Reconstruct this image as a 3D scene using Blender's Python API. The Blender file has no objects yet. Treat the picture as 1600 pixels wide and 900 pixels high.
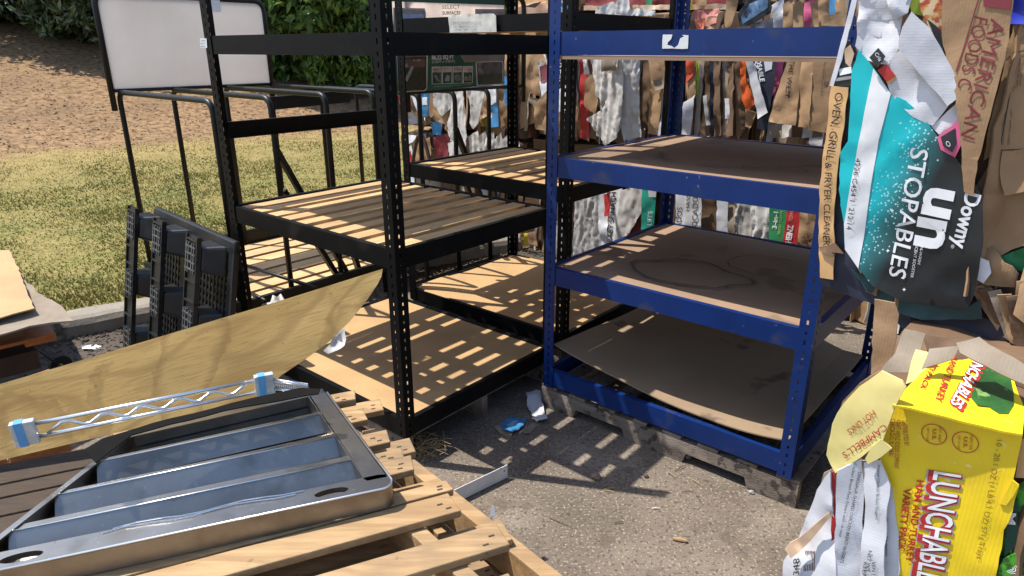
import bpy, bmesh, math, random
import numpy as np
from mathutils import Vector, Matrix, noise as mnoise
from mathutils.geometry import delaunay_2d_cdt
random.seed(7); RNG = np.random.default_rng(7)
S = bpy.context.scene; COL = S.collection
# ------------------------------------------------------------------ camera, sky, sun, exposure
FPX, PITCH, CAMH = 1057.0, math.radians(19.5), 1.70
ROT = math.radians(-40.33)                       # the racks' own axes against the camera's
cam = bpy.data.cameras.new('camera'); camo = bpy.data.objects.new('camera', cam); COL.objects.link(camo)
camo.location = (0, 0, CAMH); camo.rotation_euler = (math.pi/2 - PITCH, 0, math.radians(0.0))
cam.sensor_fit = 'HORIZONTAL'; cam.sensor_width = 36; cam.lens = 36*FPX/1600; cam.clip_end = 500; cam.clip_start = 0.02
S.camera = camo
SUNV = Vector((.52, -.114, -1.0)).normalized()   # the way the light travels
w = bpy.data.worlds.new('World'); S.world = w; w.use_nodes = True
nt = w.node_tree; bg = nt.nodes['Background']; sky = nt.nodes.new('ShaderNodeTexSky')
sky.sky_type = 'NISHITA'; sky.sun_disc = False
sky.sun_elevation = math.asin(-SUNV.z); sky.sun_rotation = math.atan2(-SUNV.x, -SUNV.y)
nt.links.new(sky.outputs[0], bg.inputs[0]); bg.inputs[1].default_value = 0.15
sun = bpy.data.lights.new('sun', 'SUN'); sun.energy = 4.3; sun.angle = math.radians(0.5); sun.color = (1, .955, .88)
suno = bpy.data.objects.new('sun', sun); COL.objects.link(suno); suno.rotation_euler = SUNV.to_track_quat('-Z', 'Y').to_euler()
suno.location = (0, 0, 12)
S.view_settings.view_transform = 'Standard'; S.view_settings.look = 'None'
S.view_settings.exposure = 0.80; S.view_settings.gamma = 1

# ------------------------------------------------------------------ coordinates
CR, SR = math.cos(ROT), math.sin(ROT)
def W(l): return Vector((CR*l[0]-SR*l[1], SR*l[0]+CR*l[1], l[2]))
def L(p): return Vector((CR*p[0]+SR*p[1], -SR*p[0]+CR*p[1], p[2]))
CAM = Vector((0, 0, CAMH))
def ray(x, y):
    a = (x-800)/FPX; b = -(y-450)/FPX
    return Vector((a, math.cos(PITCH)+b*math.sin(PITCH), -math.sin(PITCH)+b*math.cos(PITCH)))
def atz(x, y, h): d = ray(x, y); return CAM + d*((h-CAMH)/d.z)
def atd(x, y, Z): return CAM + ray(x, y)*Z
def aty(x, y, ly):
    d = ray(x, y); dl = L(d); return CAM + d*((ly)/dl.y)
def atx(x, y, lx):
    d = ray(x, y); dl = L(d); return CAM + d*((lx)/dl.x)
def onpl(x, y, o, n):
    d = ray(x, y); return CAM + d*((o-CAM).dot(n)/d.dot(n))

# ------------------------------------------------------------------ materials
MATS = {}
def mat(name, c, c2=None, scale=8.0, rough=.6, metal=0., bump=0., bscale=None, stretch=(1, 1, 1), island=0., spec=.5,
        spots=None, coat=0., ramp=(.35, .65), detail=6., wave=None, trans=0., spot2=None, corr=None):
    if name in MATS: return MATS[name]
    m = bpy.data.materials.new(name); m.use_nodes = True; MATS[name] = m
    n = m.node_tree; b = n.nodes['Principled BSDF']; lk = n.links.new
    b.inputs['Roughness'].default_value = rough; b.inputs['Metallic'].default_value = metal
    b.inputs['Specular IOR Level'].default_value = spec; b.inputs['Coat Weight'].default_value = coat
    b.inputs['Base Color'].default_value = (*c, 1)
    tc = n.nodes.new('ShaderNodeTexCoord'); mp = n.nodes.new('ShaderNodeMapping'); mp.inputs['Scale'].default_value = stretch
    lk(tc.outputs['Object'], mp.inputs[0])
    col = None
    if c2 is not None:
        no = n.nodes.new('ShaderNodeTexNoise'); no.inputs['Scale'].default_value = scale; no.inputs['Detail'].default_value = detail
        no.inputs['Roughness'].default_value = .62
        lk(mp.outputs[0], no.inputs['Vector'])
        r = n.nodes.new('ShaderNodeValToRGB'); r.color_ramp.elements[0].position = ramp[0]; r.color_ramp.elements[1].position = ramp[1]
        r.color_ramp.elements[0].color = (*c, 1); r.color_ramp.elements[1].color = (*c2, 1)
        lk(no.outputs[0], r.inputs[0]); col = r.outputs[0]
    def mixin(col, fac, cc, blend='MIX'):
        mx = n.nodes.new('ShaderNodeMix'); mx.data_type = 'RGBA'; mx.blend_type = blend
        if col is None: mx.inputs[6].default_value = (*c, 1)
        else: lk(col, mx.inputs[6])
        mx.inputs[7].default_value = (*cc, 1)
        lk(fac, mx.inputs[0]); return mx.outputs[2]
    if wave:                                        # wood rings along the grain: (scale, colour, axis)
        wv = n.nodes.new('ShaderNodeTexNoise'); wv.inputs['Scale'].default_value = wave[0]; wv.inputs['Detail'].default_value = 2
        wv.inputs['Distortion'].default_value = .6
        lk(mp.outputs[0], wv.inputs['Vector'])
        ma = n.nodes.new('ShaderNodeMath'); ma.operation = 'MULTIPLY'; ma.inputs[1].default_value = wave[2] if len(wave) > 2 else 22
        lk(wv.outputs[0], ma.inputs[0])
        sn = n.nodes.new('ShaderNodeMath'); sn.operation = 'SINE'; lk(ma.outputs[0], sn.inputs[0])
        rr = n.nodes.new('ShaderNodeMapRange'); rr.inputs[1].default_value = .3; rr.inputs[2].default_value = 1; rr.inputs[4].default_value = .55
        lk(sn.outputs[0], rr.inputs[0]); col = mixin(col, rr.outputs[0], wave[1])
    for sp in (spots, spot2):
        if sp:                                      # (scale, colour, threshold, width)
            sn = n.nodes.new('ShaderNodeTexNoise'); sn.inputs['Scale'].default_value = sp[0]; sn.inputs['Detail'].default_value = 4
            lk(tc.outputs['Object'], sn.inputs['Vector'])
            rr = n.nodes.new('ShaderNodeMapRange'); rr.inputs[1].default_value = sp[2]; rr.inputs[2].default_value = sp[2]+sp[3]
            rr.inputs[4].default_value = sp[4] if len(sp) > 4 else 1.
            lk(sn.outputs[0], rr.inputs[0]); col = mixin(col, rr.outputs[0], sp[1])
    if island:
        ge = n.nodes.new('ShaderNodeNewGeometry'); hs = n.nodes.new('ShaderNodeHueSaturation')
        mr = n.nodes.new('ShaderNodeMapRange'); mr.inputs[3].default_value = 1-island; mr.inputs[4].default_value = 1+island
        lk(ge.outputs['Random Per Island'], mr.inputs[0]); lk(mr.outputs[0], hs.inputs['Value'])
        if col is None: hs.inputs['Color'].default_value = (*c, 1)
        else: lk(col, hs.inputs['Color'])
        col = hs.outputs[0]
    if col is not None: lk(col, b.inputs['Base Color'])
    if bump:
        bn = n.nodes.new('ShaderNodeTexNoise'); bn.inputs['Scale'].default_value = bscale or scale*3; bn.inputs['Detail'].default_value = 8
        lk(mp.outputs[0], bn.inputs['Vector'])
        bu = n.nodes.new('ShaderNodeBump'); bu.inputs['Strength'].default_value = bump; bu.inputs['Distance'].default_value = .01
        lk(bn.outputs[0], bu.inputs['Height']); lk(bu.outputs[0], b.inputs['Normal'])
    if corr:
        uv = n.nodes.new('ShaderNodeUVMap'); uv.uv_map = 'UVMap'; wv_ = n.nodes.new('ShaderNodeTexWave'); wv_.inputs['Scale'].default_value = 42; wv_.inputs['Distortion'].default_value = .6; wv_.bands_direction = corr
        lk(uv.outputs[0], wv_.inputs['Vector']); bu2 = n.nodes.new('ShaderNodeBump'); bu2.inputs['Strength'].default_value = .06 if corr == 'X' else .03; bu2.inputs['Distance'].default_value = .003; lk(wv_.outputs[1], bu2.inputs['Height'])
        if b.inputs['Normal'].is_linked: lk(b.inputs['Normal'].links[0].from_socket, bu2.inputs['Normal'])
        lk(bu2.outputs[0], b.inputs['Normal'])
    if trans:
        t = n.nodes.new('ShaderNodeBsdfTranslucent'); mx = n.nodes.new('ShaderNodeMixShader'); mx.inputs[0].default_value = trans
        if col is not None: lk(col, t.inputs[0])
        else: t.inputs[0].default_value = (*c, 1)
        lk(b.outputs[0], mx.inputs[1]); lk(t.outputs[0], mx.inputs[2]); lk(mx.outputs[0], n.nodes['Material Output'].inputs[0])
    return m
BLACK = mat('black_paint', (.003, .003, .0034), (.005, .0048, .0045), 9, .5, spec=.12, spots=(5, (.03, .026, .022), .64, .12, .4), bump=.03)
BLUE = mat('blue_paint', (.0032, .019, .100), (.0045, .025, .13), 6, .38, spec=.30, spots=(7, (.045, .05, .07), .60, .12, .6), bump=.03, spot2=(38, (.10, .11, .15), .71, .03))
SLOT = None
PLAST = mat('black_plastic', (.009, .009, .010), (.016, .016, .016), 14, .36, spec=.4, spots=(9, (.06, .055, .05), .63, .12, .5))
TUBE = mat('black_tube', (.006, .007, .0065), (.010, .010, .0095), 9, .42, spec=.3)
WOODY = mat('slat_wood', (.56, .37, .18), (.44, .275, .12), 5, .7, stretch=(9, .8, 9), island=.22, wave=(3, (.36, .22, .095), 16), bump=.15, bscale=30, spots=(3.2, (.12, .09, .06), .66, .1, .5))
PALW = mat('pallet_wood', (.46, .30, .145), (.33, .20, .09), 5, .72, stretch=(1, 9, 9), island=.25, wave=(2.0, (.27, .155, .065), 15), bump=.22, bscale=28, spots=(4, (.17, .125, .08), .55, .18, .6), spot2=(22, (.10, .065, .035), .66, .06, .6))
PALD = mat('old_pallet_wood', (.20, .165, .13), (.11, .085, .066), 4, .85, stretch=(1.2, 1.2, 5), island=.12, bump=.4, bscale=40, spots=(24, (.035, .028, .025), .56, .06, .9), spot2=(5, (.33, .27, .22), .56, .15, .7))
def ply_material():
    m = bpy.data.materials.new('plywood_face'); m.use_nodes = True; n = m.node_tree; lk = n.links.new; b = n.nodes['Principled BSDF']; b.inputs['Roughness'].default_value = .7; b.inputs['Specular IOR Level'].default_value = .3
    uv = n.nodes.new('ShaderNodeUVMap'); uv.uv_map = 'UVMap'
    def nz(sc, det, sx=1., sy=1.):
        mp = n.nodes.new('ShaderNodeMapping'); mp.inputs['Scale'].default_value = (sx, sy, 1); lk(uv.outputs[0], mp.inputs[0])
        x = n.nodes.new('ShaderNodeTexNoise'); x.inputs['Scale'].default_value = sc; x.inputs['Detail'].default_value = det; lk(mp.outputs[0], x.inputs['Vector']); return x.outputs[0]
    def mr(src, a, c, hi): r = n.nodes.new('ShaderNodeMapRange'); r.inputs[1].default_value = a; r.inputs[2].default_value = c; r.inputs[4].default_value = hi; lk(src, r.inputs[0]); return r.outputs[0]
    def mix(f, a, c):
        mx = n.nodes.new('ShaderNodeMix'); mx.data_type = 'RGBA'; lk(f, mx.inputs[0])
        if isinstance(a, tuple): mx.inputs[6].default_value = (*a, 1)
        else: lk(a, mx.inputs[6])
        mx.inputs[7].default_value = (*c, 1); return mx.outputs[2]
    col = mix(mr(nz(2.2, 4, 1, 3), .35, .65, 1), (.60, .385, .135), (.47, .285, .088))
    fig = n.nodes.new('ShaderNodeMath'); fig.operation = 'MULTIPLY'; fig.inputs[1].default_value = 60; lk(nz(1.25, 1.5, 1.1, 2.6), fig.inputs[0])      # growth-ring contours
    sn = n.nodes.new('ShaderNodeMath'); sn.operation = 'SINE'; lk(fig.outputs[0], sn.inputs[0])
    col = mix(mr(sn.outputs[0], .45, 1., .55), col, (.32, .18, .055))
    col = mix(mr(nz(42, 5, .35, 4), .5, .68, .5), col, (.30, .17, .055))                                                   # fine grain
    st = nz(2.6, 5, 1.2, 1); a1 = mr(st, .56, .575, 1); a2 = mr(st, .64, .585, .35)
    ml = n.nodes.new('ShaderNodeMath'); ml.operation = 'MULTIPLY'; lk(a1, ml.inputs[0]); lk(a2, ml.inputs[1]); col = mix(ml.outputs[0], col, (.20, .105, .035))  # tide mark of a dried stain
    col = mix(mr(nz(90, 2), .70, .74, .8), col, (.12, .07, .03))
    lk(col, b.inputs['Base Color']); bu = n.nodes.new('ShaderNodeBump'); bu.inputs['Strength'].default_value = .12; bu.inputs['Distance'].default_value = .004; lk(nz(42, 5, .35, 4), bu.inputs['Height']); lk(bu.outputs[0], b.inputs['Normal']); return m
PLY = ply_material()
PLYE = mat('plywood_edge', (.70, .48, .22), (.55, .36, .16), 10, .75, stretch=(.6, .6, 40), bump=.1)  # brighter than the face: the sunlit look of the top edge is painted in
HARD = mat('hardboard', (.45, .285, .125), (.38, .235, .105), 4, .75, spots=(3, (.30, .18, .09), .57, .18, .6), spot2=(60, (.16, .1, .06), .70, .03), bump=.04)
PART = mat('particle_board', (.29, .19, .122), (.235, .15, .094), 3, .8, spots=(1.7, (.15, .095, .06), .555, .02, .6), spot2=(26, (.07, .045, .03), .72, .02, .7), bump=.05)
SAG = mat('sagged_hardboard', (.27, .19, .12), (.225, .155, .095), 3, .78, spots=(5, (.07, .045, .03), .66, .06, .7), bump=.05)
KRAFT = mat('kraft_board', (.36, .225, .118), (.285, .172, .088), 5, .85, corr='X', spots=(3, (.20, .12, .06), .60, .16, .6), bump=.12, bscale=50)
KRAFD = mat('dark_kraft_board', (.16, .092, .048), (.105, .06, .033), 6, .85, bump=.12, bscale=50)
KRAFG = mat('weathered_board', (.27, .22, .165), (.20, .155, .11), 6, .88, corr='X', bump=.12, bscale=50)
WHITEB = mat('white_board', (.62, .62, .65), (.50, .50, .53), 5, .7, corr='Y', spots=(6, (.33, .31, .30), .60, .14, .5), bump=.05, bscale=80)
FILM = mat('white_film', (.74, .73, .71), (.60, .58, .55), 7, .30, bump=.16, bscale=10, stretch=(1, 1, .16), spec=.5, trans=.35)
FILMG = mat('grey_film', (.50, .48, .45), (.38, .36, .335), 7, .30, bump=.16, bscale=10, stretch=(1, 1, .18), spec=.5)
def flat(name, c, rough=.55, **k): return mat(name, c, tuple(x*.82 for x in c), 7, rough, **k)
RED = flat('red_print', (.42, .022, .022)); ORANGE = flat('orange_film', (.72, .12, .02), .35); NAVY = flat('navy_print', (.018, .022, .04)); BLKP = flat('black_print', (.014, .014, .016), .45)
BLUP = flat('blue_print', (.04, .20, .42)); GRNP = flat('green_print', (.02, .20, .075)); TEALG = flat('sea_green_print', (.02, .36, .26)); YEL = mat('yellow_print', (.80, .57, .012), (.74, .52, .012), 6, .45, corr='X', spots=(5, (.62, .42, .03), .58, .14, .6), spot2=(38, (.85, .72, .30), .70, .05, .6), bump=.08, bscale=25)
PINK = flat('pink_print', (.60, .10, .22)); MAROON = flat('maroon_ink', (.20, .022, .03)); INK = flat('black_ink', (.015, .014, .014), .6); WINK = flat('white_ink', (.72, .72, .73), .5)
REDINK = flat('red_ink', (.40, .022, .018), .5); PALEY = mat('pale_yellow_board', (.68, .58, .22), (.56, .46, .16), 6, .75, spots=(4, (.40, .33, .14), .62, .14, .5))
LIME = flat('lime_print', (.33, .42, .03)); GREYI = flat('grey_ink', (.30, .30, .31)); ROYAL = flat('royal_blue_film', (.03, .05, .48), .35); PEACH = flat('peach_board', (.62, .42, .27))
CREAM = flat('cream_print', (.93, .84, .78), trans=.85); DKGRN = flat('dark_green_print', (.035, .13, .09), .4, trans=.45); BACKB = flat('sign_backing', (.94, .92, .90), trans=.93); OVENC = mat('tan_print', (.62, .36, .15), (.54, .31, .13), 5, .6)
FOOD = mat('food_picture', (.55, .24, .05), (.42, .05, .03), 45, .45, spots=(38, (.66, .50, .28), .52, .06), ramp=(.45, .55))
LEAFP = mat('leafy_picture', (.06, .30, .02), (.02, .08, .012), 30, .4, spots=(24, (.34, .55, .10), .6, .06), ramp=(.45, .55))
PHOTO1 = mat('playground_picture', (.075, .085, .040), (.045, .052, .028), 20, .4, trans=.4); PHOTO2 = mat('dim_picture', (.20, .17, .155), (.06, .06, .06), 14, .4, spots=(10, (.30, .26, .25), .55, .05), trans=.4)
STEEL = mat('brushed_steel', (.36, .342, .312), (.25, .238, .218), 4, .33, 1.0, stretch=(1, 1, 1), bump=.05, bscale=9, spots=(11, (.13, .12, .105), .56, .2, .7), spot2=(70, (.42, .40, .37), .66, .05, .7))
STEELD = mat('steel_lip', (.34, .33, .315), (.22, .21, .20), 6, .42, 1.0, bump=.05, spots=(8, (.16, .14, .12), .56, .2, .7))
CHROME = mat('chrome', (.80, .82, .85), rough=.30, metal=1.0)
CLEAR = mat('clear_clip', (.52, .56, .58), (.36, .40, .42), 30, .15, spec=.8); TAPE = flat('blue_tape', (.10, .34, .66), .4)
RUBBER = flat('black_rubber', (.013, .013, .013), .7)
WMETAL = mat('white_enamel', (.66, .66, .66), (.52, .51, .50), 9, .4, spots=(15, (.25, .18, .12), .68, .05))
PANELG = mat('sign_back', (.82, .775, .735), (.76, .715, .675), 3, .6, trans=.5)
STRAW = flat('straw', (.34, .25, .12), .8); ORWOOD = mat('orange_wood', (.42, .145, .035), (.30, .10, .025), 6, .6, stretch=(1, 8, 8))
BARK = mat('bark', (.09, .06, .04), (.05, .035, .025), 14, .9, bump=.5)

# ------------------------------------------------------------------ object helpers
def tag(o, label=None, cat=None, group=None, kind=None):
    if label: o['label'] = label
    if cat: o['category'] = cat
    if group: o['group'] = group
    if kind: o['kind'] = kind
    return o
ROOTM = {}
def thing(name, label, cat, base, rot=ROT, group=None):
    o = bpy.data.objects.new(name, None); COL.objects.link(o); o.empty_display_size = .1
    o.location = base; o.rotation_euler = (0, 0, rot)
    ROOTM[o.name] = Matrix.Translation(Vector(base)) @ Matrix.Rotation(rot, 4, 'Z')
    return tag(o, label, cat, group)
def rootm(p):
    while p is not None and p.name not in ROOTM: p = p.parent
    return ROOTM[p.name] if p is not None else Matrix.Identity(4)
class MB:
    """collects shapes; frame 'L' = the racks' axes, 'W' = world"""
    def __init__(s, frame='L'): s.v = []; s.f = []; s.fr = W if frame == 'L' else Vector; s.uv = None
    def add(s, vs, fs, conv=True):
        k = len(s.v); s.v += [s.fr(v) if conv else Vector(v) for v in vs]; s.f += [tuple(i+k for i in f) for f in fs]
    def box(s, x0, x1, y0, y1, z0, z1):
        s.add([(x, y, z) for z in (z0, z1) for y in (y0, y1) for x in (x0, x1)],
              [(0, 2, 3, 1), (4, 5, 7, 6), (0, 1, 5, 4), (2, 6, 7, 3), (0, 4, 6, 2), (1, 3, 7, 5)])
    def obox(s, o, a, b, c):                         # oriented box: corner o, edge vectors a, b, c
        o, a, b, c = map(Vector, (o, a, b, c))
        s.add([o+a*i+b*j+c*k for k in (0, 1) for j in (0, 1) for i in (0, 1)],
              [(0, 2, 3, 1), (4, 5, 7, 6), (0, 1, 5, 4), (2, 6, 7, 3), (0, 4, 6, 2), (1, 3, 7, 5)])
    def bar(s, p, q, wd, ht, up=(0, 0, 1)):
        p, q, up = Vector(p), Vector(q), Vector(up); d = (q-p); sd = d.cross(up).normalized(); u = sd.cross(d).normalized()
        s.obox(p-sd*wd/2-u*ht/2, d, sd*wd, u*ht)
    def tube(s, pts, r, n=8, cap=True):
        pts = [Vector(p) for p in pts]; m = len(pts); rings = []; rs = r if isinstance(r, (list, tuple)) else [r]*m
        t0 = (pts[1]-pts[0]).normalized(); a = t0.cross(Vector((0, 0, 1)))
        if a.length < .1: a = t0.cross(Vector((1, 0, 0)))
        a.normalize()
        vs = []; fs = []
        for i, p in enumerate(pts):
            t = (pts[min(i+1, m-1)]-pts[max(i-1, 0)]).normalized(); a = (a-t*a.dot(t)).normalized(); b = t.cross(a)
            vs += [p+(a*math.cos(2*math.pi*k/n)+b*math.sin(2*math.pi*k/n))*rs[i] for k in range(n)]
        for i in range(m-1):
            for k in range(n): fs.append((i*n+k, i*n+(k+1) % n, (i+1)*n+(k+1) % n, (i+1)*n+k))
        if cap: fs += [tuple(range(n-1, -1, -1)), tuple((m-1)*n+k for k in range(n))]
        s.add(vs, fs)
    def prism(s, poly, ext, cap=True):
        n = len(poly); ext = Vector(ext); vs = [Vector(p) for p in poly]; vs += [p+ext for p in vs]
        fs = [(i, (i+1) % n, n+(i+1) % n, n+i) for i in range(n)]
        if cap: fs += [tuple(range(n-1, -1, -1)), tuple(range(n, 2*n))]
        s.add(vs, fs)
    def build(s, name, m, parent=None, smooth=False, label=None, bevel=0.):
        M = rootm(parent); Mi = M.inverted(); me = bpy.data.meshes.new(name)
        me.from_pydata([Mi @ v for v in s.v], [], s.f); me.validate()
        bm = bmesh.new(); bm.from_mesh(me)
        bmesh.ops.recalc_face_normals(bm, faces=bm.faces)
        bm.to_mesh(me); bm.free()
        if s.uv is not None:
            ul = me.uv_layers.new(name='UVMap')
            for lp in me.loops: ul.data[lp.index].uv = s.uv[lp.vertex_index]
        for mm in (m if isinstance(m, (list, tuple)) else [m]): me.materials.append(mm)
        o = bpy.data.objects.new(name, me); COL.objects.link(o); o.parent = parent
        if smooth:
            for p in me.polygons: p.use_smooth = True
        if bevel:
            bv = o.modifiers.new('bevel', 'BEVEL'); bv.width = bevel; bv.segments = 2; bv.limit_method = 'ANGLE'
        if label: o['label'] = label
        return o
def curved(pts, r, k=6):
    """polyline with rounded corners"""
    pts = [Vector(p) for p in pts]; out = [pts[0]]
    for i in range(1, len(pts)-1):
        a = (pts[i-1]-pts[i]).normalized(); b = (pts[i+1]-pts[i]).normalized(); p0 = pts[i]+a*r; p1 = pts[i]+b*r
        for j in range(k+1):
            t = j/k; out.append(p0*(1-t)**2+pts[i]*2*t*(1-t)+p1*t*t)
    return out+[pts[-1]]

# ------------------------------------------------------------------ panels: flat or crumpled boards lying in a plane, with lettering
class Panel:
    def __init__(s, o, n, u, amp=.006, freq=6., seed=0., off=0.):
        s.o = Vector(o); s.n = Vector(n).normalized(); s.u = Vector(u); s.u = (s.u-s.n*s.u.dot(s.n)).normalized(); s.v = s.n.cross(s.u)
        s.folds = False; s.amp = amp; s.fr = freq; s.seed = seed; s.off = off
    def ab(s, x, y):
        d = onpl(x, y, s.o, s.n)-s.o; return Vector((d.dot(s.u), d.dot(s.v)))
    def disp(s, a, b):
        if s.amp == 0: return 0.
        if s.folds:
            q = Vector((a*s.fr*3.2+mnoise.noise(Vector((a*9, b*7, s.seed)))*.9, b*s.fr*.55, s.seed)); k = abs(mnoise.noise(q)); q2 = Vector((a*s.fr*5, b*s.fr*3.5, s.seed+4))
            return s.amp*.62*(1.9*k-.8 + .3*mnoise.noise(q2))
        q = Vector((a*s.fr+s.seed*7.3, b*s.fr-s.seed*3.1, s.seed))
        k = mnoise.noise(q); k2 = abs(mnoise.noise(q*1.9+Vector((9, 3, 1))))
        return s.amp*(1.6*k - 1.8*k2 + .5*mnoise.noise(q*4.1))
    def p(s, a, b, h=0.): return s.o+s.u*a+s.v*b+s.n*(s.disp(a, b)+h+s.off)
    def sheet(s, name, px, m, parent, th=.005, step=.03, h=0., rag=0., label=None, raw=False):
        poly = [Vector(q) for q in px] if raw else [s.ab(*q) for q in px]
        out = []                                      # boundary, subdivided
        for i, a in enumerate(poly):
            b = poly[(i+1) % len(poly)]; k = max(1, int((b-a).length/step))
            for j in range(k):
                q = a.lerp(b, j/k)
                if rag and j: q = q+Vector((random.gauss(0, rag), random.gauss(0, rag)))
                out.append(q)
        ring = len(out)
        x0 = min(q.x for q in out); x1 = max(q.x for q in out); y0 = min(q.y for q in out); y1 = max(q.y for q in out)
        pts = list(out); y = y0+step/2
        while y < y1:
            x = x0+step/2
            while x < x1: pts.append(Vector((x+random.uniform(-.2, .2)*step, y+random.uniform(-.2, .2)*step))); x += step
            y += step
        vs, _, fs, _, _, _ = delaunay_2d_cdt(pts, [], [list(range(ring))], 1, 1e-6)
        n = len(vs); mb = MB('W')
        mb.add([s.p(q.x, q.y, h) for q in vs]+[s.p(q.x, q.y, h-th) for q in vs], [])
        cnt = {}
        F = []
        for f in fs:
            F.append(tuple(f)); F.append(tuple(i+n for i in reversed(f)))
            for i in range(len(f)):
                e = (f[i], f[(i+1) % len(f)]); cnt[tuple(sorted(e))] = (cnt.get(tuple(sorted(e)), (0, e))[0]+1, e)
        for k, (c, e) in cnt.items():
            if c == 1: F.append((e[1], e[0], e[0]+n, e[1]+n))
        mb.f = F; mb.uv = [tuple(q) for q in vs]*2
        o = mb.build(name, m, parent, label=label); me = o.data           # rounded faces, crisp cut edges
        sm = [max(p.vertices) < n or min(p.vertices) >= n for p in me.polygons]; me.polygons.foreach_set('use_smooth', sm)
        at = me.attributes.new('sharp_edge', 'BOOLEAN', 'EDGE'); be = set()
        for k, (c, e) in cnt.items():
            if c == 1: be.add(k); be.add((k[0]+n, k[1]+n))
        at.data.foreach_set('value', [tuple(sorted(e.vertices)) in be for e in me.edges])
        return o
    def text(s, body, p0, p1, hpx, m, parent, h=.0035, bold=.0, name='lettering', th=.0008, flip=False):
        """lettering whose baseline runs from pixel p0 to p1; hpx = height of the capitals there"""
        a = s.ab(*p0); b = s.ab(*p1); d = b-a; ln = d.length
        px = math.hypot(p1[0]-p0[0], p1[1]-p0[1])
        dirpx = Vector(((p1[0]-p0[0])/px, (p1[1]-p0[1])/px)); upx = (p0[0]+dirpx.y*hpx, p0[1]-dirpx.x*hpx)
        up = s.ab(*upx)-a
        cu = bpy.data.curves.new('t', 'FONT'); cu.body = body; cu.size = 1; cu.offset = bold; cu.resolution_u = 3
        to = bpy.data.objects.new('t', cu); COL.objects.link(to); bpy.context.view_layer.update()
        me = bpy.data.meshes.new_from_object(to.evaluated_get(bpy.context.evaluated_depsgraph_get()))
        bpy.data.objects.remove(to)
        co = [v.co.copy() for v in me.vertices]; fs = [tuple(p.vertices) for p in me.polygons]; bpy.data.meshes.remove(me)
        if not co: return None
        xa = min(c.x for c in co); xb = max(c.x for c in co); caph = .70
        mb = MB('W'); mb.add([s.p(*(a+d*((c.x-xa)/(xb-xa))+up*(c.y/caph)), h) for c in co], fs)
        return mb.build(name, m, parent)
def vplane(ly, **k): return Panel(W((0, ly, 0)), W((0, -1, 0)), W((1, 0, 0)), **k)   # faces the camera side, along the racks' fronts
def xplane(lx, **k): return Panel(W((lx, 0, 0)), W((1, 0, 0)), W((0, 1, 0)), **k)
def core(name, x0, x1, y0, y1, z0, z1, m, parent, amp=.03, n=14):
    """the packed body of a bale"""
    mb = MB(); vs = []; idx = {}
    def key(i, j, k):
        if (i, j, k) not in idx:
            idx[(i, j, k)] = len(vs)
            p = Vector((x0+(x1-x0)*i/n, y0+(y1-y0)*j/n, z0+(z1-z0)*k/n))
            q = Vector((p.x*14, p.y*14, p.z*3))
            vs.append(p+mnoise.noise_vector(q)*amp)
        return idx[(i, j, k)]
    fs = []
    for i in range(n):
        for j in range(n):
            fs += [(key(i, j, 0), key(i, j+1, 0), key(i+1, j+1, 0), key(i+1, j, 0)), (key(i, j, n), key(i+1, j, n), key(i+1, j+1, n), key(i, j+1, n)),
                   (key(i, 0, j), key(i+1, 0, j), key(i+1, 0, j+1), key(i, 0, j+1)), (key(i, n, j), key(i, n, j+1), key(i+1, n, j+1), key(i+1, n, j)),
                   (key(0, i, j), key(0, i, j+1), key(0, i+1, j+1), key(0, i+1, j)), (key(n, i, j), key(n, i+1, j), key(n, i+1, j+1), key(n, i, j+1))]
    mb.add(vs, fs); return mb.build(name, m, parent)
exec_parts = []
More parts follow.
